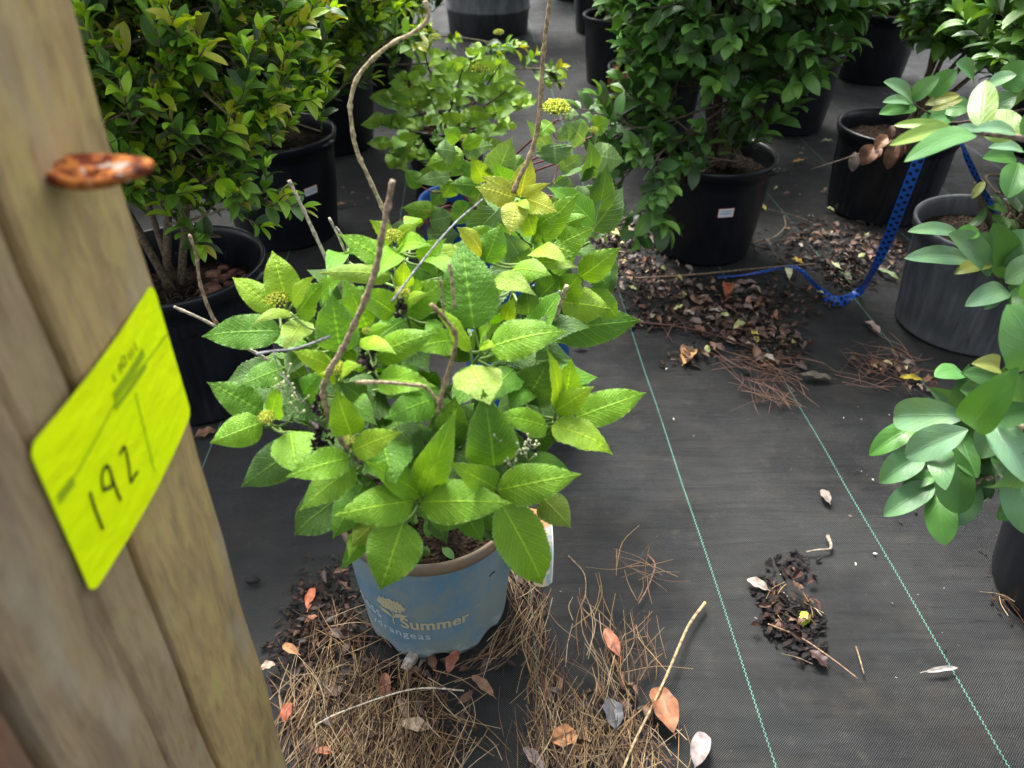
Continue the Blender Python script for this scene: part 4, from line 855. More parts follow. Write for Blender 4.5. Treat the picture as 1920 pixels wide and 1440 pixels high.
make_shrub(r5, (c5[0], c5[1], .22), (1.12, .86, .70), (.36, .32, .36), 150, .075, .5, VIB_PAL, VIB_YOUNG, 'vib', 'lau', zmin=.40, trunk=.011, cull=lambda p: p[0] < .80)

# branches of the grey-tub shrub, hand placed
bf = MB(); twg = MB()
for a in ((1820, 490, 1700, 482, 40, '4', 1.36, 1.30), (1860, 512, 1784, 438, 62, '2', 1.35, 1.30, (0, 0, 1), .05), (1790, 440, 1838, 436, 30, '3', 1.33, 1.33), (1800, 440, 1705, 432, 30, '4', 1.34, 1.30), (1845, 470, 1830, 440, 44, '2', 1.36, 1.36), (1890, 520, 1865, 420, 60, '1', 1.38, 1.36),
          (1890, 545, 1812, 572, 44, '4', 1.32, 1.26, (0, 0, 1), .12), (1860, 495, 1790, 512, 30, '6', 1.34, 1.30), (1880, 500, 1925, 430, 60, '2', 1.36, 1.36), (1875, 545, 1845, 580, 30, '7', 1.33, 1.31), (1890, 540, 1945, 510, 40, '2', 1.34, 1.3), (1885, 560, 1940, 560, 40, '1', 1.3, 1.28), (1885, 530, 1960, 480, 50, '4', 1.3, 1.28),
          # cluster around (1700,200)
          (1712, 195, 1660, 152, 36, '4', 1.42, 1.38), (1710, 186, 1760, 145, 34, '2', 1.42, 1.38), (1705, 194, 1657, 190, 22, '4', 1.42, 1.38), (1718, 202, 1650, 212, 32, '1', 1.42, 1.38), (1740, 180, 1794, 132, 40, '1', 1.43, 1.40), (1735, 196, 1800, 178, 22, '6', 1.42, 1.40), (1745, 207, 1805, 185, 22, '6', 1.42, 1.40),
          (1825, 155, 1795, 118, 46, '2', 1.40, 1.36), (1850, 160, 1905, 140, 28, '4', 1.38, 1.34), (1790, 215, 1720, 235, 40, '1', 1.43, 1.42), (1765, 205, 1820, 200, 40, '1', 1.44, 1.42), (1880, 165, 1935, 120, 60, '1', 1.42, 1.4), (1850, 215, 1905, 180, 50, '7', 1.44, 1.42),
          (1905, 297, 1845, 295, 34, '1', 1.36, 1.32), (1910, 305, 1890, 370, 50, '1', 1.36, 1.30), (1920, 315, 1940, 400, 50, '7', 1.38, 1.3), (1846, 340, 1822, 372, 16, '6', 1.5, 1.48), (1900, 290, 1860, 265, 40, '7', 1.40, 1.40)):
    py_leaf(bf, *a)
tube(twg, smooth_path([PY(1700, 188, 1.42), PY(1745, 213, 1.43), PY(1800, 230, 1.46), (c5[0] + .25, 1.55, .55), (c[0] + .05, c[1], .24)], 6), [.0015, .0022, .004], 6, (.12, .08, .06))
tube(twg, smooth_path([PY(1800, 485, 1.35), PY(1880, 525, 1.34), PY(1960, 560, 1.36), (1.15, 1.45, .35), (c[0] + .06, c[1], .24)], 6), [.0015, .0022, .004], 6, (.12, .09, .06))
tube(twg, smooth_path([PY(1835, 340, 1.62), PY(1850, 400, 1.62), (c[0] + .03, c[1], .22)], 6), [.010, .011, .012], 8, (.17, .14, .08))
twg.build('branch', M['wood_stem'], r4); bf.build('foliage', M['big'], r4)

# withered branch (part of the black-tub shrub, hanging in front of it)
r3 = [o for o in C.objects if o.get('label', '').find('withered brown branch') >= 0][0]
mb = MB(); tube(mb, smooth_path([PY(1740, 235, 2.2), PY(1700, 258, 2.12), PY(1660, 268, 2.08), PY(1600, 292, 2.04), PY(1520, 318, 2.0)], 6), [.003, .002, .0012], 6, (.16, .12, .09))
for (bx, by, tx, ty, w_, cc) in ((1640, 272, 1615, 310, 34, (.20, .10, .055)), (1603, 285, 1598, 322, 20, (.24, .18, .15)), (1668, 255, 1640, 282, 26, (.27, .14, .07)), (1680, 262, 1664, 318, 26, (.19, .10, .06)), (1690, 262, 1682, 300, 22, (.15, .07, .04)), (1672, 235, 1668, 265, 14, (.14, .07, .045)), (1650, 275, 1640, 300, 16, (.2, .1, .06)), (1690, 250, 1700, 290, 20, (.12, .06, .04))):
    PALH['w'] = cc; py_leaf(mb, bx, by, tx, ty, w_, 'w', 2.06, 2.04, bend=.12, fold=.5, prof='ell')
mb.build('withered_branch', M['dry'], r3)

# ------------------------------------------------------------ timber post, screw eye, price tag
PX = -.236
post = thing('timber_post', (PX - .02, .33, 0), 'weathered timber post of joined boards with a rusty bent bolt head at the left', 'post')
def board(lo, hi, m, bev=.003):
    mb = MB(); lo = np.array(lo, float); hi = np.array(hi, float); zs = np.linspace(lo[2], hi[2], 40)
    ring = [(lo[0] + bev, lo[1]), (hi[0] - bev, lo[1]), (hi[0], lo[1] + bev), (hi[0], hi[1] - bev), (hi[0] - bev, hi[1]), (lo[0] + bev, hi[1]), (lo[0], hi[1] - bev), (lo[0], lo[1] + bev)]
    P = np.array([[(x + .0012 * math.sin(z * 31 + x * 9) , y + .0015 * math.sin(z * 17 + 2), z) for x, y in ring] for z in zs]); mb.grid(P, closed=True)
    mb.add([(x, y, hi[2]) for x, y in ring], [tuple(range(8))]); return mb.build('board', m, post, smooth=False)
post.rotation_euler = (0, R(1.35), 0); post.location.x -= .0155
board((PX - .040, .339, 0), (PX, .4455, 1.7), M['wood'])
board((PX - .042, .2870, 0), (PX - .0035, .3370, 1.7), M['wood2'], .006)
board((PX - .042, .216, 0), (PX - .0015, .2862, 1.7), M['wood2'], .004)
o = board((PX - .055, .03, 0), (PX - .006, .207, 1.7), M['redwood']); o['label'] = 'reddish brown board at the near side of the post'
mb = MB(); ec = np.array([PX + .0195, .385, 1 - .1425]); th = np.linspace(0, 2 * math.pi, 40)
pth = [ec + np.array([.0255 * math.cos(a), .0125 * math.sin(a), .002 * math.sin(a)]) for a in th[:-1] + math.pi]
prof = [(.01, -.0030), (.7, -.0042), (.94, -.0030), (1.0, -.0004), (.97, .0020), (.88, .0026), (.78, .0008), (.60, -.0012), (.01, -.0016)]; th = np.linspace(0, 6.2832, 40, endpoint=False)
mb.grid(np.array([[ec + np.array([.0272 * r_q * (math.cos(a) + .04 * math.sin(3 * a)), .0200 * r_q * math.sin(a), z + .0012 * math.cos(a * 2 + .6)]) for a in th] for r_q, z in prof]), closed=True)
tube(mb, [ec + [-.020, 0, -.001], ec + [-.034, 0, -.001], ec + [-.05, 0, -.001]], .0060, 10)
# washer plate fills part of the eye
mb.build('bent_bolt', M['rust'], post)
# tag: vertical card on the face of the far board
TL = .4455; tagx = PX + .0025
tag_o = thing('price_tag', (tagx, .37, .70), 'fluorescent yellow-green price tag hand-marked 192, fixed to the timber post', 'price tag')
tag_o.rotation_euler = (0, R(1.35), 0); tag_o.location.x += .0005
def P_tag(x, z, off=0.0):     # x 0..1 from near edge to far edge, z 0..1 bottom to top
    y0, y1 = .2800, .4440; z1 = 1 - .542 * TL; z0 = 1 - .784 * TL
    y = y0 + (y1 - y0) * x; zz = z0 + (z1 - z0) * z; bow = .0025 * math.sin(math.pi * min(1, max(0, x))) + .0015 * math.sin(3 * x + z)
    return (tagx + bow + off, y, zz)
mb = MB(); nx, nz = 24, 16; cr = .055; P = np.zeros((nz + 1, nx + 1, 3))
def rc(x, z):   # round the corners
    X_, Z_ = (x - .5) * 2, (z - .5) * 2; ax, az = abs(X_), abs(Z_); rx, rz = .10, .15
    if ax > 1 - rx and az > 1 - rz:
        dx, dz = (ax - 1 + rx) / rx, (az - 1 + rz) / rz; m_ = max(dx, dz); l_ = math.hypot(dx, dz)
        if l_ > 0: dx, dz = dx / l_ * m_, dz / l_ * m_
        X_ = math.copysign(1 - rx + dx * rx, X_); Z_ = math.copysign(1 - rz + dz * rz, Z_)
    return X_ / 2 + .5, Z_ / 2 + .5
xs = np.unique(np.concatenate([np.linspace(0, .05, 6), np.linspace(.05, .95, 20), np.linspace(.95, 1, 6)])); zs = np.unique(np.concatenate([np.linspace(0, .075, 6), np.linspace(.075, .925, 14), np.linspace(.925, 1, 6)]))
P = np.array([[P_tag(*rc(x, z)) for x in xs] for z in zs]); mb.grid(P); mb.grid(P[:, ::-1] - [.0006, 0, 0]); card = mb.build('card', M['tag'], tag_o)
def tag_pt(px, py):          # picture point on the tag -> tag x,z
    d = ray(px, py); t = tagx / d[0]; q = CAM + d * t; y0, y1 = .2800, .4440; z1 = 1 - .542 * TL; z0 = 1 - .784 * TL
    return (q[1] - y0) / (y1 - y0), (q[2] - z0) / (z1 - z0)
def stroke(mbx, pts, wpx, off=.0007):
    q = smooth_path([P_tag(*tag_pt(*p), off) for p in pts], 6); d = nrm(np.gradient(q, axis=0)); n = np.cross(d, [1, 0, 0]) * wpx
    mbx.grid(np.stack([q + n, q - n], 1))
M['marker'] = simple('marker_ink', (.012, .020, .008), .5); M['tag_print'] = simple('faded_print', (.30, .42, .004), .6); M['tag_print2'] = simple('dark_print', (.12, .20, .004), .6)
mb = MB()
stroke(mb, [(156, 922), (168, 955), (185, 993)], .0011)
stroke(mb, [(181, 918), (177, 900), (178, 885), (185, 873), (193, 885), (197, 903), (195, 912), (187, 916), (180, 919)], .0011); stroke(mb, [(190, 878), (200, 905), (208, 925), (215, 938)], .0011)
stroke(mb, [(209, 853), (213, 843), (218, 838), (223, 855), (228, 878), (232, 903), (238, 893), (245, 884)], .0011)
mb.build('handwriting', M['marker'], tag_o)
mb = MB()
def bar(mbx, a, b_, w_): stroke(mbx, [a, ((a[0] + b_[0]) / 2, (a[1] + b_[1]) / 2), b_], w_)
bar(mb, (100, 945), (205, 740), .0006); bar(mb, (205, 740), (312, 625), .0006); bar(mb, (238, 735), (278, 885), .0006)
bar(mb, (196, 745), (258, 660), .003); bar(mb, (198, 765), (262, 685), .0016); bar(mb, (100, 935), (125, 900), .0028)
mb.build('printed_rule', M['tag_print'], tag_o)
mb = MB()
for (x0, y0, l) in ((193, 704, 14), (205, 685, 18), (225, 663, 14), (231, 655, 16), (238, 645, 16)): stroke(mb, [(x0, y0 - l * .2), (x0 + 2, y0 + l * .3), (x0 + 5, y0 + l * .8)], .0007)
stroke(mb, [(213, 668), (210, 675), (214, 688), (220, 680), (218, 670), (213, 668)], .0006)
mb.build('printed_heading', M['tag_print2'], tag_o)

# ------------------------------------------------------------ blue ribbon
def ribbon(name, pts, widths, label):
    """pts: world points; widths in metres; the band faces the camera side and twists a little"""
    q = smooth_path(pts, 8); n = len(q); wd = np.interp(np.linspace(0, 1, n), np.linspace(0, 1, len(widths)), widths); d = nrm(np.gradient(q, axis=0))
    s = np.linspace(0, 1, n); L_ = np.concatenate([[0], np.cumsum(np.linalg.norm(np.diff(q, axis=0), axis=1))])
    v = nrm(q - CAM); side = nrm(np.cross(d, v)); nn = np.cross(side, d); tw = .55 * np.sin(s * 11 + 1) + .3 * np.sin(s * 31); side = side * np.cos(tw)[:, None] + nn * np.sin(tw)[:, None]
    cols = np.linspace(-1, 1, 5); P = q[:, None] + side[:, None] * (wd[:, None] / 2 * cols[None])[..., None] + nn[:, None] * ((cols[None] ** 2) * wd[:, None] * .12)[..., None]
    uv = np.stack([np.broadcast_to(L_[:, None], (n, 5)), np.broadcast_to(cols[None] * .0118, (n, 5))], -1)
    mb = MB(); mb.grid(P, uv); mb.grid((P + nn[:, None] * .0005)[:, ::-1], uv[:, ::-1]); return mb.build(name, M['ribbon'], None, loc=q[0], label=label, category='ribbon')
gp = lambda x, y, z=.006: G(x, y, z)
rb_pts = [PY(1757, 215, 1.46), PY(1738, 260, 1.46), PY(1722, 300, 1.47), PY(1695, 370, 1.50), PY(1662, 455, 1.56), PY(1635, 510, 1.62), gp(1612, 546, .012), gp(1585, 563, .010), gp(1560, 563, .010), gp(1543, 548, .010), gp(1522, 528, .010), gp(1500, 506, .012), gp(1478, 499, .014), gp(1440, 507, .010), gp(1400, 515, .008), gp(1345, 520, .008)]
ribbon('ribbon', rb_pts, [.014, .018, .021, .022, .023, .021, .022, .028, .026, .018, .012, .010, .008, .008, .007, .005], 'blue black-dotted ribbon trailing from the right shrub down onto the ground')
ribbon('ribbon', [PY(1800, 262, 1.52), PY(1820, 310, 1.54), PY(1848, 365, 1.57), PY(1868, 400, 1.58), PY(1885, 430, 1.58), PY(1900, 450, 1.55)], [.010, .012, .012, .014, .014, .01], 'blue dotted ribbon stretched down through the leaves into the grey ribbed tub')

# ------------------------------------------------------------ litter
BR = ((.15, .075, .045), (.11, .058, .04), (.20, .11, .068), (.075, .045, .035), (.25, .18, .13), (.17, .125, .105))
def in_blobs(blobs, n):
    w_ = np.array([b[4] if len(b) > 4 else b[2] * b[3] for b in blobs], float); w_ /= w_.sum(); out = []
    for i in rng.choice(len(blobs), n, p=w_):
        b = blobs[i]; a = rng.random() * 6.283; r = math.sqrt(rng.random()) * (1 + .25 * rng.standard_normal()); out.append(G(b[0] + b[2] * r * math.cos(a), b[1] + b[3] * r * math.sin(a)))
    return np.array(out)
def scat_leaves(mb, P, L=(.02, .045), pal=BR, ar=(.35, .55), zh=.02):
    n = len(P); a = rng.random(n) * 6.283; l = rng.uniform(*L, n); d = np.stack([np.cos(a), np.sin(a), rng.uniform(-.15, .3, n)], 1)
    B = P + [0, 0, .004] + np.stack([0 * a, 0 * a, rng.random(n) ** 2 * zh], 1); T = B + d * l[:, None]; T[:, 2] = np.maximum(T[:, 2], .003)
    leaves(mb, B, T, rng.uniform(-.7, .7, (n, 3)) + [0, 0, 1], l * rng.uniform(*ar, n) * .5, rng.uniform(-.05, .25, n), rng.uniform(-.2, .9, n), 6, 4, 'ell', pick(pal, n), und=.35, curl=rng.uniform(-.4, .8, n))
def scat_chips(mb, P, r=(.002, .008), pal=((.018, .014, .012), (.03, .022, .017), (.055, .035, .025))):
    for p in P:
        q = r[0] + (r[1] - r[0]) * rng.random() ** 2.0; a = rng.random() * 3.14; k = 4; th = np.linspace(0, 6.283, 6)[:-1]; rr = q * rng.uniform(.5, 1.1, 5); lx = rr * np.cos(th) * 1.15; ly = rr * np.sin(th) * rng.uniform(.25, .8); h = q * rng.uniform(.08, .3)
        tx, ty = rng.uniform(-.5, .5, 2); x2 = lx * math.cos(a) - ly * math.sin(a); y2 = lx * math.sin(a) + ly * math.cos(a); zb = x2 * tx + y2 * ty + q * .35
        v = np.concatenate([np.stack([x2, y2, zb], 1), np.stack([x2 * .8, y2 * .8, zb + h], 1)]) + p
        mb.add(v, [tuple(range(5))[::-1], tuple(range(5, 10))] + [(i, (i + 1) % 5, 5 + (i + 1) % 5, 5 + i) for i in range(5)], None, pick(pal, 1)[0])
def scat_needles(mb, P, L=(.05, .13), th0=math.pi / 2, spread=.5, r=.0007, pal=((.22, .135, .062), (.30, .19, .085), (.12, .06, .035), (.40, .30, .18), (.05, .03, .022)), zh=.02):
    for p in P:
        a = th0 + rng.standard_normal() * spread; l = rng.uniform(*L); d = np.array([math.cos(a), math.sin(a), 0]); o = np.array([-d[1], d[0], 0]) * rng.uniform(-.14, .14) * l
        z0, z1 = rng.random(2) * zh; tube(mb, smooth_path([p - d * l / 2 + [0, 0, z0 + .002], p + o + [0, 0, (z0 + z1) / 2 + .004], p + d * l / 2 + [0, 0, z1 + .002]], 3), [r, r * .6], 4, pick(pal, 1)[0])
def stuff(mb, name, m, label, cat):
    return mb.build(name, M[m], None, smooth=(m != 'chip'), kind='stuff', label=label, category=cat)

# pine straw in front of and around the main pot
mb = MB()
blobs = [(640, 1420, 120, 80), (730, 1400, 110, 80), (680, 1340, 90, 50), (790, 1440, 70, 40), (600, 1300, 50, 50, 1500), (620, 1350, 90, 80)]
P = in_blobs(blobs, 680); scat_needles(mb, P, (.05, .13), R(92), .45, .0006)
P = in_blobs([(700, 1310, 110, 60, 3500), (640, 1200, 60, 50, 900), (860, 1350, 90, 60, 900)], 220); scat_needles(mb, P, (.04, .10), R(60), 1.3)
P = in_blobs([(1060, 1380, 60, 80), (1130, 1400, 90, 60), (1020, 1280, 30, 80, 3000), (1190, 1420, 70, 40), (1130, 1300, 60, 80, 3000), (1000, 1180, 20, 60, 1800), (1030, 1420, 60, 40), (1180, 1220, 50, 50, 1500), (1120, 1180, 60, 60, 700), (1160, 1100, 60, 40, 300)], 380); scat_needles(mb, P, (.05, .12), R(92), .42, .0006)
P = in_blobs([(1120, 1400, 110, 50), (1200, 1240, 60, 60, 2000), (1210, 1080, 40, 50, 800)], 70); scat_needles(mb, P, (.05, .11), R(50), 1.2)
for i in range(95):             # straw wrapped round the foot of the pot
    a = rng.uniform(-1.15, .75); r = MRB + rng.uniform(.010, .045); q = np.array([MC[0] + r * math.cos(a), MC[1] + r * math.sin(a), 0]); scat_needles(mb, [q], (.05, .10), a + math.pi / 2, .3, .0006, zh=.012)
stuff(mb, 'pine_straw', 'straw', 'loose tan pine needles heaped in front of and around the lettered blue pot', 'pine straw')
mb = MB()
P = in_blobs([(600, 1120, 60, 70), (640, 1200, 60, 60), (560, 1200, 50, 40), (590, 1280, 60, 40), (1000, 1130, 25, 60, 1500), (720, 1400, 130, 50), (640, 1060, 25, 20, 600), (620, 1190, 70, 60), (640, 1330, 120, 80), (700, 1290, 80, 40), (610, 1160, 70, 90, 9000), (560, 1230, 60, 50, 4000)], 2400); scat_chips(mb, P, (.0012, .010), ((.012, .010, .009), (.022, .016, .013), (.045, .028, .02), (.07, .04, .03)))
stuff(mb, 'mulch', 'chip', 'dark crumbled mulch spilled beside the lettered blue pot', 'mulch')
mb = MB(); P = in_blobs([(600, 1180, 70, 60), (620, 1170, 60, 70, 5000), (720, 1350, 140, 70), (740, 1260, 90, 22), (700, 1240, 60, 30), (620, 1080, 30, 30, 600), (1120, 1330, 120, 70), (900, 1250, 80, 30, 1200), (980, 1100, 20, 40, 500)], 100); scat_leaves(mb, P, (.010, .030), ((.075, .04, .028), (.05, .03, .024), (.12, .06, .035), (.08, .06, .052)), zh=.012)
stuff(mb, 'leaf_litter', 'dry', 'small crumpled dead leaves mixed into the pine straw near the camera', 'leaf litter')
# bark pile at right front
mb = MB(); P = in_blobs([(1480, 1060, 40, 22), (1440, 1110, 28, 26), (1475, 1150, 45, 30), (1500, 1190, 34, 30), (1520, 1225, 26, 22), (1450, 1180, 22, 20), (1525, 1170, 25, 22)], 900); scat_chips(mb, P, (.0008, .010), ((.010, .009, .010), (.015, .012, .012), (.025, .018, .016)))
P = in_blobs([(1480, 1150, 50, 60), (1450, 1180, 30, 20)], 46); scat_leaves(mb, P, (.008, .026), ((.03, .018, .015), (.06, .03, .022), (.12, .07, .05), (.02, .015, .014)), zh=.012); scat_needles(mb, P[:16], (.02, .05), 2.2, .8)
P = in_blobs([(1480, 1150, 60, 60)], 40); scat_chips(mb, P, (.0012, .0025), ((.5, .48, .40),)); stuff(mb, 'bark_debris', 'chip', 'small heap of black bark crumbs on the fabric between the stitched lines', 'bark debris')
mb = MB(); P = in_blobs([(1900, 1110, 40, 60, 20), (1860, 1060, 25, 30, 6)], 110); scat_chips(mb, P, (.002, .007), ((.03, .02, .015), (.06, .035, .02)))
P = in_blobs([(1900, 1130, 30, 50)], 14); scat_needles(mb, P, (.03, .06), R(120), .4); stuff(mb, 'mulch', 'chip', 'dark mulch crumbs round the foot of the lower right tub', 'mulch')
# litter bands in the middle
band = [(1180, 470, 70, 60), (1130, 440, 40, 40), (1230, 540, 90, 30), (1330, 570, 110, 35), (1400, 610, 90, 40), (1440, 660, 60, 30), (1560, 460, 120, 40), (1640, 480, 60, 40), (1480, 560, 90, 30, 900), (1240, 600, 60, 20, 700), (1290, 670, 35, 18, 900), (1590, 520, 60, 20, 900)]
mb = MB(); P = in_blobs([(b[0], b[1], b[2] * 1.15, b[3] * 1.2) for b in band], 4200); scat_chips(mb, P, (.001, .012), ((.022, .016, .013), (.035, .025, .018), (.06, .04, .03), (.09, .055, .04)))
stuff(mb, 'mulch', 'chip', 'dark decayed mulch strewn in front of the labelled tub', 'mulch')
mb = MB(); P = in_blobs(band, 620); scat_leaves(mb, P, (.007, .038), tuple(BR) + ((.07, .045, .035), (.05, .035, .03), (.10, .06, .05)), zh=.006); P = in_blobs(band, 30); scat_leaves(mb, P, (.02, .035), ((.45, .38, .16), (.38, .40, .16), (.40, .35, .28)), zh=.025)
stuff(mb, 'leaf_litter', 'dry', 'carpet of brown dead leaves around the tubs in the middle of the aisle', 'leaf litter')
mb = MB(); P = in_blobs([(1430, 700, 70, 35), (1450, 740, 45, 25), (1330, 620, 120, 15, 900), (1640, 690, 70, 45, 2500)], 130); scat_needles(mb, P, (.05, .13), R(140), .8, .0009, ((.17, .085, .055), (.22, .12, .08), (.12, .06, .045)))
stuff(mb, 'pine_straw', 'straw', 'tangled reddish brown needles in the aisle below the leaf carpet', 'pine straw')
mb = MB(); P = in_blobs([(1700, 715, 40, 20), (1660, 690, 50, 20), (1720, 740, 30, 12)], 30); scat_leaves(mb, P, (.015, .035), BR + ((.45, .38, .2),)); P = in_blobs([(1680, 700, 80, 40), (1700, 900, 90, 60, 300), (1720, 960, 60, 30, 200)], 170); scat_chips(mb, P, (.0015, .006)); stuff(mb, 'leaf_litter', 'dry', 'scraps of dead leaf left of the broad leaves at the right edge', 'leaf litter')
# far litter and scattered crumbs
mb = MB(); P = in_blobs([(1400, 560, 500, 250, 5), (1100, 140, 60, 60, 1), (1200, 900, 400, 300, .7), (900, 80, 200, 30, 1), (1560, 330, 100, 80, 1.5), (640, 400, 60, 50, .7), (1700, 900, 200, 300, 2), (420, 900, 60, 90, .3)], 620); scat_chips(mb, P, (.0007, .0042), ((.016, .013, .011), (.04, .03, .02), (.12, .10, .08), (.015, .012, .012), (.02, .016, .014), (.5, .5, .45)))
P = in_blobs([(1110, 120, 60, 70), (1480, 330, 90, 60), (640, 380, 50, 50), (1740, 330, 30, 30), (1050, 60, 60, 30)], 50); scat_leaves(mb, P, (.012, .03), BR + ((.4, .38, .2),), zh=.004)
stuff(mb, 'debris', 'dry', 'fine crumbs and leaf scraps scattered over the black fabric', 'debris')

# individual fallen leaves: (x, y, angle deg in picture plane on ground, length px, colour, label)
FL = [
 (1148, 1205, 118, 58, (.36, .13, .07), .42, 'long smooth orange-brown leaf lying on the straw right of the lettered pot'),
 (1245, 1330, 112, 95, (.28, .12, .06), .50, 'big russet leaf with a hole under the long straw stick'),
 (1058, 1382, 20, 52, (.42, .19, .08), .75, 'rounded orange-tan leaf on the straw at the bottom edge'),
 (1312, 1405, 75, 68, (.30, .25, .24), .52, 'pale pinkish grey leaf lying flat right of the straw'),
 (1148, 1338, 100, 58, (.10, .10, .11), .65, 'folded dark grey leaf in the right straw heap'),
 (1000, 1425, 130, 60, (.20, .15, .14), .38, 'grey-brown curled leaf at the bottom edge between the straw heaps'),
 (850, 1242, 65, 46, (.28, .10, .06), .5, 'reddish brown leaf leaning against the foot of the lettered pot'),
 (905, 1285, 135, 58, (.24, .13, .08), .34, 'narrow brown leaf on bare fabric in front of the lettered pot'),
 (583, 1122, 75, 44, (.42, .13, .06), .40, 'upright orange-red leaf left of the lettered pot'),
 (584, 1160, 30, 24, (.34, .14, .07), .5, 'small orange leaf just below the orange-red leaf'),
 (722, 1290, 90, 56, (.26, .10, .06), .40, 'deep reddish leaf half buried in the left straw heap'),
 (755, 1325, 110, 46, (.30, .20, .14), .38, 'twisted pale brown leaf in the left straw heap'),
 (780, 1360, 170, 58, (.38, .29, .20), .45, 'light tan leaf on top of the left straw heap'),
 (538, 1335, 80, 42, (.32, .09, .05), .5, 'dark red leaf near the post at the lower left'),
 (607, 1410, 175, 36, (.34, .13, .07), .45, 'small orange-brown leaf low in the left straw heap'),
 (625, 1300, 15, 50, (.10, .055, .04), .5, 'dark brown leaf pair in the left straw heap'),
 (502, 1250, 20, 30, (.36, .27, .20), .65, 'small round beige leaf beside the post'),
 (545, 1218, 150, 34, (.44, .22, .10), .5, 'curled orange-tan leaf on the mulch left of the lettered pot'),
 (1420, 1097, 155, 44, (.36, .30, .25), .45, 'whitish dry leaf on the bark crumb heap'),
 (1534, 1235, 135, 44, (.05, .025, .022), .6, 'blackened oval seed pod at the foot of the bark crumb heap'),
 (1508, 1160, 80, 26, (.40, .50, .05), .8, 'small yellow-green leaf scrap on the bark crumb heap'),
 (1765, 1256, 8, 64, (.40, .36, .33), .16, 'thin silvery curled leaf across the right stitched line'),
 (1548, 930, 120, 30, (.26, .20, .16), .55, 'lone small greyish leaf between the two stitched lines'),
 (1634, 612, 140, 40, (.34, .24, .21), .45, 'dusty pink leaf with a stalk in front of the grey tub'),
 (1708, 712, 175, 46, (.58, .46, .05), .35, 'bright yellow curled leaf at the right edge of the aisle'),
 (1560, 498, 160, 34, (.50, .52, .26), .48, 'pale lime oval leaf inside the loop of the blue ribbon'),
 (1495, 488, 150, 22, (.55, .36, .05), .6, 'yellow-orange leaf standing behind the blue ribbon'),
 (1478, 512, 100, 22, (.55, .56, .34), .6, 'pale cream leaf touching the blue ribbon'),
 (1585, 520, 130, 26, (.07, .14, .06), .6, 'dark green fallen leaf inside the loop of the blue ribbon'),
 (1665, 515, 155, 46, (.16, .22, .08), .25, 'long olive leaf lying below the grey tub'),
 (1398, 530, 5, 46, (.22, .15, .13), .35, 'grey-brown leaf below the labelled tub'),
 (1362, 545, 90, 28, (.38, .10, .05), .7, 'orange-red leaf below the labelled tub'),
 (1290, 668, 60, 34, (.50, .27, .10), .8, 'golden brown leaf at the near edge of the leaf carpet'),
 (1408, 562, 30, 22, (.34, .20, .15), .7, 'small pink-brown leaf on bare fabric below the labelled tub'),
 (1415, 630, 110, 28, (.55, .46, .06), .4, 'small yellow leaf standing in the dark mulch'),
 (1530, 708, 175, 62, (.10, .09, .065), .32, 'ragged grey-green leaf right of the tangled needles'),
 (1498, 302, 10, 22, (.52, .28, .08), .5, 'orange leaf on the fabric right of the labelled tub'),
 (1551, 266, 0, 24, (.42, .46, .28), .5, 'pale green leaf behind the black tub with the withered branch'),
 (1088, 648, 5, 24, (.28, .11, .06), .5, 'small rust-coloured leaf beside the second blue pot'),
 (385, 812, 20, 44, (.20, .11, .06), .5, 'brown leaf at the foot of the ribbed black tub by the post'),
 (640, 383, 10, 20, (.32, .17, .09), .5, 'small brown leaf on the fabric beside the stickered black tub'),
 (1150, 435, 150, 26, (.50, .44, .16), .5, 'yellowish leaf on the mulch between hydrangeas and labelled tub'),
 (1432, 388, 120, 14, (.45, .42, .1), .5, 'tiny yellow leaf right of the labelled tub'),
 (1555, 393, 160, 18, (.42, .46, .22), .5, 'pale green leaf at the foot of the black tub with the withered branch'),
 (1720, 420, 170, 40, (.34, .17, .12), .7, 'crumpled pink-brown leaf between the black and grey tubs'),
]
for (x, y, ang, Lp, cc, ar, lab) in FL:
    p = G(x, y, .016 if (y > 1150 and x < 1300) else .006); d = depth(p); l = Lp / F * d
    # picture-plane angle -> ground direction
    a = R(ang); e1 = G(x + math.cos(a) * 10, y - math.sin(a) * 10) - G(x, y); pxlen = l * 0 + 1
    e1 = nrm(e1); q = G(x + math.cos(a) * Lp / 2, y - math.sin(a) * Lp / 2, p[2]); q0 = G(x - math.cos(a) * Lp / 2, y + math.sin(a) * Lp / 2, p[2])
    w_ = ar * l
    mb = MB(); N = np.array([0, 0, 1.]) + rng.uniform(-.18, .18, 3)
    leaves(mb, q0, q, N, w_ / 2, rng.uniform(.03, .10), rng.uniform(.1, .45), 18, 8, 'lau', np.array(cc), 0, .22, droop=rng.uniform(-.1, .1), curl=rng.uniform(-.1, .3))
    seg = smooth_path([q0 - (q - q0) * .12, q0 + [0, 0, .001], (q0 + q) / 2 + [0, 0, .0035 + .05 * w_]], 4); tube(mb, seg, [.0007, .0009, .0004], 5, np.array(cc) * .8)
    mb.build('fallen_leaf', M['dry'], None, loc=p, label=lab, category='leaf', group='single dead leaves lying on the ground')

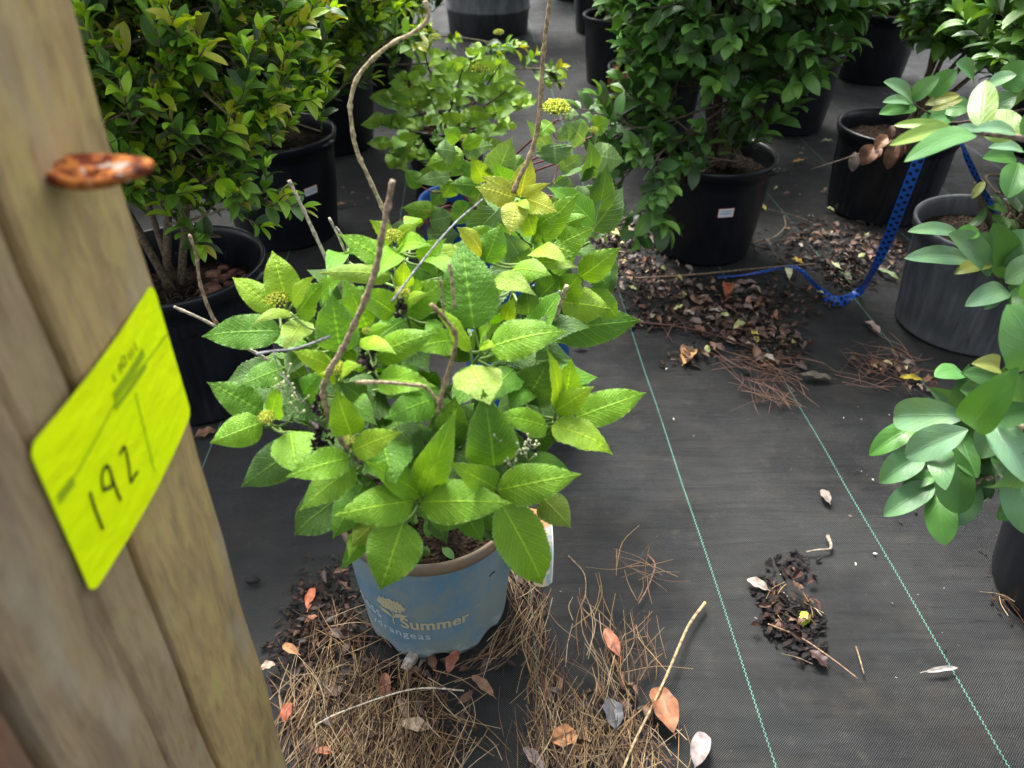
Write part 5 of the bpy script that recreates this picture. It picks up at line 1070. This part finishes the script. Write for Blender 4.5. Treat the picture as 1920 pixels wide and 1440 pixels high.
# sticks and twigs
def stick(pts, r, col, lab, name='stick'):
    mb = MB(); tube(mb, smooth_path([G(x, y, z) for x, y, z in pts], 8), r, 7, col); mb.build(name, M['wood_stem'], None, loc=G(pts[0][0], pts[0][1]), label=lab, category='stick', group='sticks and stems lying on the ground')
stick([(1322, 1130, .012), (1290, 1175, .016), (1255, 1255, .022), (1225, 1320, .026), (1190, 1390, .026), (1165, 1450, .022)], [.0026, .0018, .0016], (.42, .31, .17), 'long straight straw-coloured stem lying over the big russet leaf')
stick([(1215, 1040, .004), (1228, 1060, .006), (1215, 1100, .010), (1197, 1132, .006)], [.0014, .001], (.24, .14, .10), 'thin dark bent twig above the right straw heap')
stick([(1066, 1042, .004), (1095, 1075, .006), (1098, 1115, .008), (1094, 1142, .008), (1150, 1185, .008)], .0009, (.28, .20, .13), 'kinked thin grass stem above the right straw heap')
stick([(1180, 604, .008), (1250, 610, .012), (1330, 625, .014), (1400, 650, .010), (1480, 680, .006)], [.0035, .003, .002], (.075, .04, .03), 'dark brown twig lying along the leaf carpet')
stick([(1190, 522, .012), (1300, 515, .022), (1420, 503, .022), (1540, 494, .006)], [.003, .0025, .0015], (.22, .16, .11), 'long tan twig lying in front of the labelled tub')
stick([(1440, 392, .006), (1490, 405, .008), (1530, 420, .004)], .0018, (.16, .12, .09), 'short grey twig right of the labelled tub')
stick([(1410, 455, .006), (1450, 445, .010), (1472, 425, .008), (1470, 405, .004)], .0022, (.20, .16, .12), 'hooked brown twig right of the labelled tub')
stick([(870, 1295, .012), (800, 1290, .024), (740, 1300, .03), (640, 1335, .03), (590, 1360, .026)], [.0013, .001], (.55, .48, .36), 'pale arched grass blade over the left straw heap')
stick([(780, 1222, .010), (768, 1240, .012), (758, 1256, .008)], [.0085, .0095, .007], (.36, .31, .27), 'short thick bleached wood piece at the foot of the lettered pot')
stick([(1440, 1170, .008), (1500, 1195, .012), (1560, 1235, .010), (1608, 1272, .004)], [.0014, .0008], (.34, .22, .14), 'curved pine needle bundle trailing from the bark crumb heap')
stick([(1605, 1212, .004), (1612, 1235, .006), (1620, 1264, .004)], .0011, (.30, .22, .13), 'single short pine needle right of the bark crumb heap')
stick([(1512, 1035, .006), (1535, 1031, .008), (1558, 1028, .006), (1552, 1005, .005)], [.0014, .002, .0035], (.30, .25, .19), 'bent twig with a small dry bud above the bark crumb heap')
mb = MB(); q = G(475, 1092); blob(mb, q + [0, 0, .006], .013, (.02, .019, .02), 7, .12, (1, .6, .35)); mb.build('bark_chip', M['chip'], None, loc=q, label='lone black bark chip on the fabric beside the post', category='bark chip')
for o in list(bpy.data.objects):
    if '_o' in o: del o['_o']
